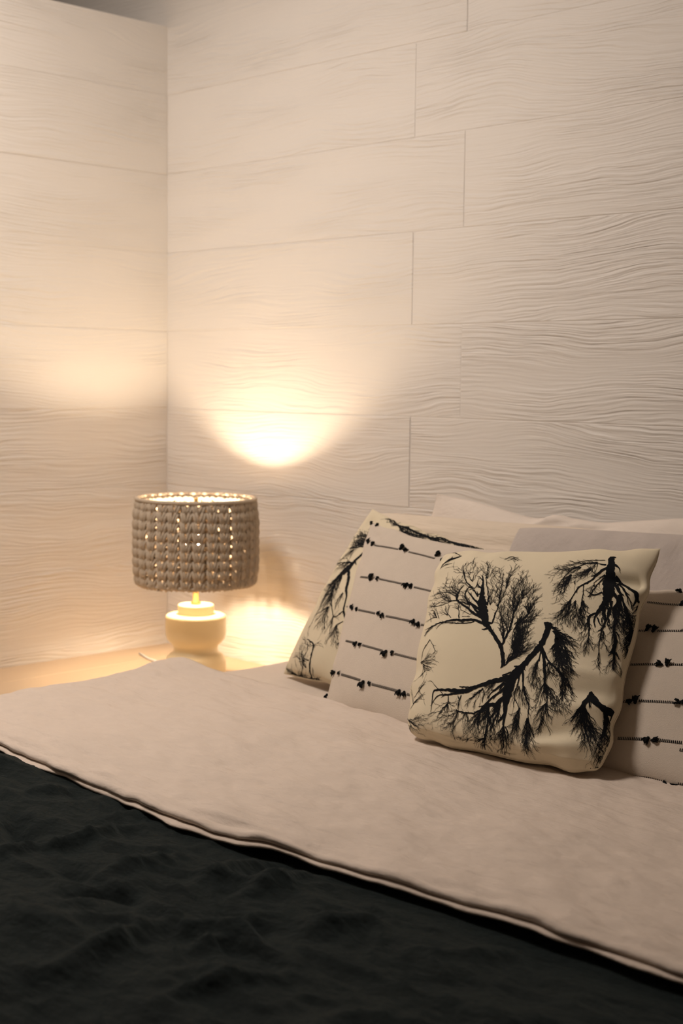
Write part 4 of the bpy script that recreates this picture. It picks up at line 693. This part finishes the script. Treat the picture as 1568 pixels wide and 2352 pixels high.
def cushion_mesh(name, cu, mat, parent, n=70):
    g = np.sin(np.linspace(-math.pi / 2, math.pi / 2, n))
    U, W = np.meshgrid(g, g, indexing='ij')
    A = csurf(cu, U, W, 1).reshape(-1, 3); B = csurf(cu, U, W, -1).reshape(-1, 3)
    V = list(A); idx = list(range(n * n))
    back = []
    for i in range(n):
        for j in range(n):
            if i in (0, n - 1) or j in (0, n - 1): back.append(i * n + j)
            else: back.append(len(V)); V.append(B[i * n + j])
    F = []
    for i in range(n - 1):
        for j in range(n - 1):
            a, b, c, d = i * n + j, (i + 1) * n + j, (i + 1) * n + j + 1, i * n + j + 1
            F.append((a, b, c, d)); F.append((back[d], back[c], back[b], back[a]))
    o = obj_from(name, V, F, mat, None, True)
    o.parent = parent; o.matrix_parent_inverse = parent.matrix_basis.inverted()
    return o

def cu_origin(cu):
    c = np.array(cu['corners']); return tuple((c[2] + c[3]) / 2)

def cu_size(cu):
    TL, TR, BR, BL = [np.array(c) for c in cu['corners']]
    return (np.linalg.norm(TR - TL) + np.linalg.norm(BR - BL)) / 2, (np.linalg.norm(TL - BL) + np.linalg.norm(TR - BR)) / 2

def seam_piping(cu, parent, mat, rad=0.0009):
    a = np.linspace(-1, 1, 40)
    loop = [(t, 1.0) for t in a] + [(1.0, t) for t in a[::-1][1:]] + [(t, -1.0) for t in a[::-1][1:]] + [(-1.0, t) for t in a[1:]]
    L = np.array(loop); P = csurf(cu, L[:, 0], L[:, 1], 1)
    V, F = tube_geo([tuple(q) for q in P], rad, 5)
    o = obj_from('seam', V, F, mat, None, True)
    o.parent = parent; o.matrix_parent_inverse = parent.matrix_basis.inverted()

def smooth_poly(P, step):
    """Catmull-Rom through rows of (x, y, w) in metres"""
    P = np.array(P, float)
    if len(P) < 2: return P
    Q = np.vstack([2 * P[0] - P[1], P, 2 * P[-1] - P[-2]])
    out = []
    for i in range(1, len(Q) - 2):
        n = max(2, int(np.linalg.norm(Q[i + 1, :2] - Q[i, :2]) / step))
        for t in np.linspace(0, 1, n, endpoint=False):
            a, b, c, d = Q[i - 1], Q[i], Q[i + 1], Q[i + 2]
            out.append(0.5 * ((2 * b) + (c - a) * t + (2 * a - 5 * b + 4 * c - d) * t * t + (3 * b - a - 3 * c + d) * t ** 3))
    out.append(P[-1])
    out = np.array(out); out[:, 2] = np.maximum(out[:, 2], 0.0002)
    return out

class Ribbons:
    def __init__(self, cu, eps):
        self.cu = cu; self.eps = eps; self.W, self.H = cu_size(cu); self.uv = []; self.F = []
    def add(self, pts):
        """pts rows (x, y, width) in metres on the flat cushion"""
        P = np.array(pts, float)
        if len(P) < 2: return
        T = np.gradient(P[:, :2], axis=0); L = np.linalg.norm(T, axis=1, keepdims=True); T = T / np.maximum(L, 1e-9)
        Nn = np.stack([-T[:, 1], T[:, 0]], 1)
        wide = P[:, 2].max() > 0.007
        ks = (-1, -0.5, 0, 0.5, 1) if wide else (-1, 1)
        base = len(self.uv); m = len(ks)
        for i in range(len(P)):
            for k in ks:
                q = P[i, :2] + Nn[i] * (P[i, 2] / 2 * k)
                self.uv.append((q[0] / self.W * 2, q[1] / self.H * 2))
        for i in range(len(P) - 1):
            for k in range(m - 1):
                a = base + i * m + k
                self.F.append((a, a + m, a + m + 1, a + 1))
    def build(self, name, mat, parent):
        uv = np.clip(np.array(self.uv), -0.992, 0.992)
        P = csurf(self.cu, uv[:, 0], uv[:, 1], 1) + cnormal(self.cu, uv[:, 0], uv[:, 1], 1) * self.eps
        o = obj_from(name, P, self.F, mat, None, True)
        o.parent = parent; o.matrix_parent_inverse = parent.matrix_basis.inverted()
        return o

def knobbly(P, r_, amp):
    """irregular outline and path of a branch"""
    P = P.copy()
    n = len(P); ph = r_.uniform(0, 50)
    for i in range(n):
        P[i, 2] *= 1 + amp * mnoise.noise((i * 0.55 + ph, 0.5, 0.1)) * 1.6
        P[i, 0] += 0.0012 * mnoise.noise((i * 0.4 + ph, 9.5, 0.1)); P[i, 1] += 0.0012 * mnoise.noise((i * 0.4 + ph, 4.5, 7.1))
    return P

def strand(r_, a, b, w0, bend, step=0.0032):
    a = np.array(a); b = np.array(b); d = b - a; L = np.linalg.norm(d)
    if L < 1e-4: return None
    n = max(4, int(L / step)); per = np.array([-d[1], d[0]]) / L
    c = r_.uniform(-bend, bend) * L; ph = r_.uniform(0, 100); jit = min(0.0035, 0.05 * L)
    out = []
    for i in range(n + 1):
        t = i / n
        off = c * math.sin(math.pi * t) + jit * 2.2 * mnoise.noise((t * L * 110 + ph, 1.7, 0)) * min(1, t * 4)
        w = w0 * (1 - 0.62 * t) * (0.8 + 0.7 * abs(mnoise.noise((t * L * 200 + ph, 5.2, 0))))
        q = a + d * t + per * off
        out.append((q[0], q[1], max(w, 0.00042)))
    return np.array(out)

def grow(rb, r_, S, depth, tw):
    """twigs along a strand, leaning forwards"""
    n = len(S)
    L = np.linalg.norm(S[-1, :2] - S[0, :2])
    k = int(L / 0.0100) if depth == 0 else int(L / 0.0095)
    for _ in range(k):
        i = r_.randrange(max(1, int(n * 0.15)), n)
        j = max(0, i - 2)
        d = S[i, :2] - S[j, :2] if i > j else S[1, :2] - S[0, :2]
        ang = math.atan2(d[1], d[0]) + r_.choice((-1, 1)) * r_.uniform(0.15, 0.50)
        ln = r_.uniform(0.007, 0.019) * (1.0 if depth == 0 else 0.65) * tw
        e = S[i, :2] + ln * np.array([math.cos(ang), math.sin(ang)])
        s2 = strand(r_, S[i, :2], e, max(S[i, 2] * 0.75, 0.0006), 0.12, 0.0026)
        if s2 is None: continue
        rb.add(s2)
        if depth < 1: grow(rb, r_, s2, depth + 1, tw)

def print_trees(key, parent, eps=0.0009):
    cu = CU[key]; W, H = cu_size(cu)
    for mi, (strokes, sprays) in enumerate(TREES[key]):
        r_ = random.Random(40 + mi + (100 if key == 'tree_rear' else 0))
        rb = Ribbons(cu, eps)
        for s in strokes:
            P = [(a / 1000 * W / 2, b / 1000 * H / 2, w * 1.02e-5) for a, b, w in s]
            S = knobbly(smooth_poly(P, 0.0024), r_, 0.22)
            rb.add(S)
            if S[:, 2].mean() < 0.0045: grow(rb, r_, S, 1, 1.0)
            else:       # small spurs and slivers along the thick limbs
                for _ in range(int(len(S) * 0.25)):
                    i = r_.randrange(2, len(S)); d = S[i, :2] - S[i - 2, :2]
                    ang = math.atan2(d[1], d[0]) + r_.choice((-1, 1)) * r_.uniform(0.25, 0.6)
                    q = S[i, :2] + 0.4 * S[i, 2] * np.array([math.cos(ang), math.sin(ang)])
                    s2 = strand(r_, q, q + r_.uniform(0.004, 0.012) * np.array([math.cos(ang), math.sin(ang)]), 0.0013, 0.1, 0.0026)
                    if s2 is not None and P[0][2] < 0.01: rb.add(s2)
        for (ax, ay, bx, by, n, w, sp) in sprays:
            a = np.array([ax / 1000 * W / 2, ay / 1000 * H / 2]); b = np.array([bx / 1000 * W / 2, by / 1000 * H / 2])
            sp = sp * 1e-4
            for _ in range(max(2, int(n * 0.6))):
                aa = a + np.array([r_.gauss(0, 1), r_.gauss(0, 1)]) * sp * 0.16
                bb = b + np.array([r_.gauss(0, 1), r_.gauss(0, 1)]) * sp * 0.50
                s = strand(r_, aa, bb, w * 1e-5 * r_.uniform(0.8, 1.25), 0.13)
                if s is None: continue
                rb.add(s); grow(rb, r_, s, 0, 0.9)
        rb.build('printed_branch', M['ink'], parent)

def cushion(key, name, mat, label, cat, group=None, n=70):
    cu = CU[key]
    root = tag(empty(name, cu_origin(cu)), label, cat, group)
    return root

# tassel: knotted head with a flared tuft; local +x is the hanging direction, +z away from the cloth
def tassel_mesh(seed):
    r_ = random.Random(seed); V = []; F = []
    for k in range(13):
        a0 = r_.uniform(-1.0, 1.0); up = r_.uniform(0.0, 0.0055)
        ln = r_.uniform(0.0085, 0.0125)
        pts = [(0.0, 0.0, 0.0015), (0.004, a0 * 0.004, 0.003 + up * 0.6), (ln * 0.65, a0 * ln * 0.42, 0.002 + up), (ln, a0 * ln * 0.62, 0.0012 + up * 0.8)]
        v, f = tube_geo(pts, [0.0013, 0.0018, 0.0015, 0.0008], 5)
        o = len(V); V += v; F += [tuple(q + o for q in ff) for ff in f]
    v, f = tube_geo([(-0.0025, 0, 0.001), (-0.001, 0, 0.002), (0.0018, 0, 0.0026), (0.0038, 0, 0.002)], [0.001, 0.0026, 0.0030, 0.0022], 7)
    o = len(V); V += v; F += [tuple(q + o for q in ff) for ff in f]
    me = bpy.data.meshes.new('tassel'); me.from_pydata([tuple(q) for q in V], [], F)
    me.polygons.foreach_set('use_smooth', [True] * len(me.polygons)); me.update(); me.materials.append(M['thread'])
    return me
tm = [tassel_mesh(900 + i) for i in range(4)]

def stripes(key, parent):
    cu = CU[key]; W, H = cu_size(cu)
    inv = parent.matrix_basis.inverted()
    segs, tas = STRIPES[key]
    if key == 'stripe_right':       # the rows run on to the far side of the cushion
        segs, tas = list(segs), list(tas)
        for v0, us in ((800, (215, 470, 530, 780, 840, 960)), (470, (262, 400, 450, 690, 750, 960)), (110, (300, 520, 580, 820, 880, 970)), (-262, (345, 600, 660, 900, 950, 980)), (-640, (335, 450, 510, 750, 810, 970))):
            for q in range(0, 6, 2):
                segs.append([(us[q], v0 + (us[q] - 300) // 12), (us[q + 1], v0 + (us[q + 1] - 300) // 12)])
                tas.append((us[q + 1] + 8, v0 + (us[q + 1] - 300) // 12, 40 + 31 * q, 1.1))
                if q < 4: tas.append((us[q + 2] - 8, v0 + (us[q + 2] - 300) // 12, 80 - 45 * q, 1.1))
        for v0, us in ((800, (-960, -700, -640, -380, -320, -100)), (420, (-960, -800, -740, -470, -410, -120)), (20, (-960, -640, -580, -300, -260, -150)), (-360, (-960, -800, -740, -480, -420, -185))):
            for q in range(0, 6, 2):
                segs.append([(us[q], v0), (us[q + 1], v0)])
                if q < 4: tas.append((us[q + 1] + 8, v0, 40 + 31 * q, 1.1)); tas.append((us[q + 2] - 8, v0, 80 - 45 * q, 1.1))
    for s in segs:
        P = smooth_poly([(a / 1000 * W / 2, b / 1000 * H / 2, 0.001) for a, b in s], 0.002)
        d = np.r_[0, np.cumsum(np.linalg.norm(np.diff(P[:, :2], axis=0), axis=1))]
        rb = Ribbons(cu, 0.0008)
        # thin ground line, then the raised slanting stitches over it
        ln = np.arange(0, d[-1], 0.0022)
        X = np.interp(ln, d, P[:, 0]); Y = np.interp(ln, d, P[:, 1])
        if len(ln) < 3: continue
        rb.add(np.stack([X, Y - 0.0021, np.full(len(ln), 0.0006)], 1))
        q = np.arange(0.001, d[-1], 0.0037)
        for t in q:
            x = np.interp(t, d, P[:, 0]); y = np.interp(t, d, P[:, 1])
            rb.add(np.array([(x - 0.0006, y - 0.0026, 0.0015), (x, y, 0.0018), (x + 0.0006, y + 0.0028, 0.0013)]))
        rb.build('stitched_line', M['thread'], parent)
    rr = random.Random(77)
    for (a, b, ang, sz) in tas:
        u, v = np.clip(a / 1000, -0.985, 0.985), np.clip(b / 1000, -0.985, 0.985)
        p0 = csurf(cu, u, v, 1); nn = cnormal(cu, u, v, 1)
        ux = csurf(cu, min(u + 0.01, 1), v, 1) - csurf(cu, u - 0.01, v, 1); ux = ux - nn * ux.dot(nn); ux /= np.linalg.norm(ux)
        vy = np.cross(nn, ux)
        c, s = math.cos(R(ang)), math.sin(R(ang))
        ax = ux * c + vy * s; ay = np.cross(nn, ax)
        sc = sz * 0.92
        mt = Matrix([[*(ax[i] * sc for _ in (0,)), ay[i] * sc, nn[i] * sc, p0[i] - ax[i] * 0.004 * sc] for i in range(3)] + [[0, 0, 0, 1]])
        o = inst('tassel', tm[rr.randrange(4)], parent)
        o.matrix_world = mt
        o.matrix_basis = inv @ mt

# pillows against the wall
def plain_pillow(key, name, mat, label):
    root = cushion(key, name, mat, label, 'pillow')
    cushion_mesh('cover', CU[key], mat, root, 64)
    seam_piping(CU[key], root, mat, 0.002)
    return root
plain_pillow('pillow_back', 'pillow', M['pillow_a'], 'long ivory pillow rearmost against the panelled wall, left corner pointing up')
plain_pillow('pillow_cream', 'pillow', M['pillow_b'], 'cream linen pillow with horizontal wrinkles behind the leftmost printed cushion')
plain_pillow('pillow_grey', 'pillow', M['pillow_c'], 'smooth grey mauve pillow behind the front printed cushion')

root = cushion('tree_rear', 'printed_cushion', M['cream'], 'cream cushion printed with black branches, leftmost, partly behind a striped cushion', 'cushion', 'branch print cushions')
cushion_mesh('cover', CU['tree_rear'], M['cream'], root, 90); seam_piping(CU['tree_rear'], root, M['cream']); print_trees('tree_rear', root)

root = cushion('stripe_left', 'striped_cushion', M['woven'], 'beige woven cushion with tasselled black stitched lines, between the two branch print cushions', 'cushion', 'tasselled stripe cushions')
cushion_mesh('cover', CU['stripe_left'], M['woven'], root, 90); seam_piping(CU['stripe_left'], root, M['woven']); stripes('stripe_left', root)

root = cushion('stripe_right', 'striped_cushion', M['woven'], 'beige woven cushion with tasselled black stitched lines at the right edge, cut by the frame', 'cushion', 'tasselled stripe cushions')
cushion_mesh('cover', CU['stripe_right'], M['woven'], root, 90); seam_piping(CU['stripe_right'], root, M['woven']); stripes('stripe_right', root)

root = cushion('tree_front', 'printed_cushion', M['cream'], 'large cream cushion in front with black bare tree print', 'cushion', 'branch print cushions')
cushion_mesh('cover', CU['tree_front'], M['cream'], root, 130); seam_piping(CU['tree_front'], root, M['cream']); print_trees('tree_front', root)
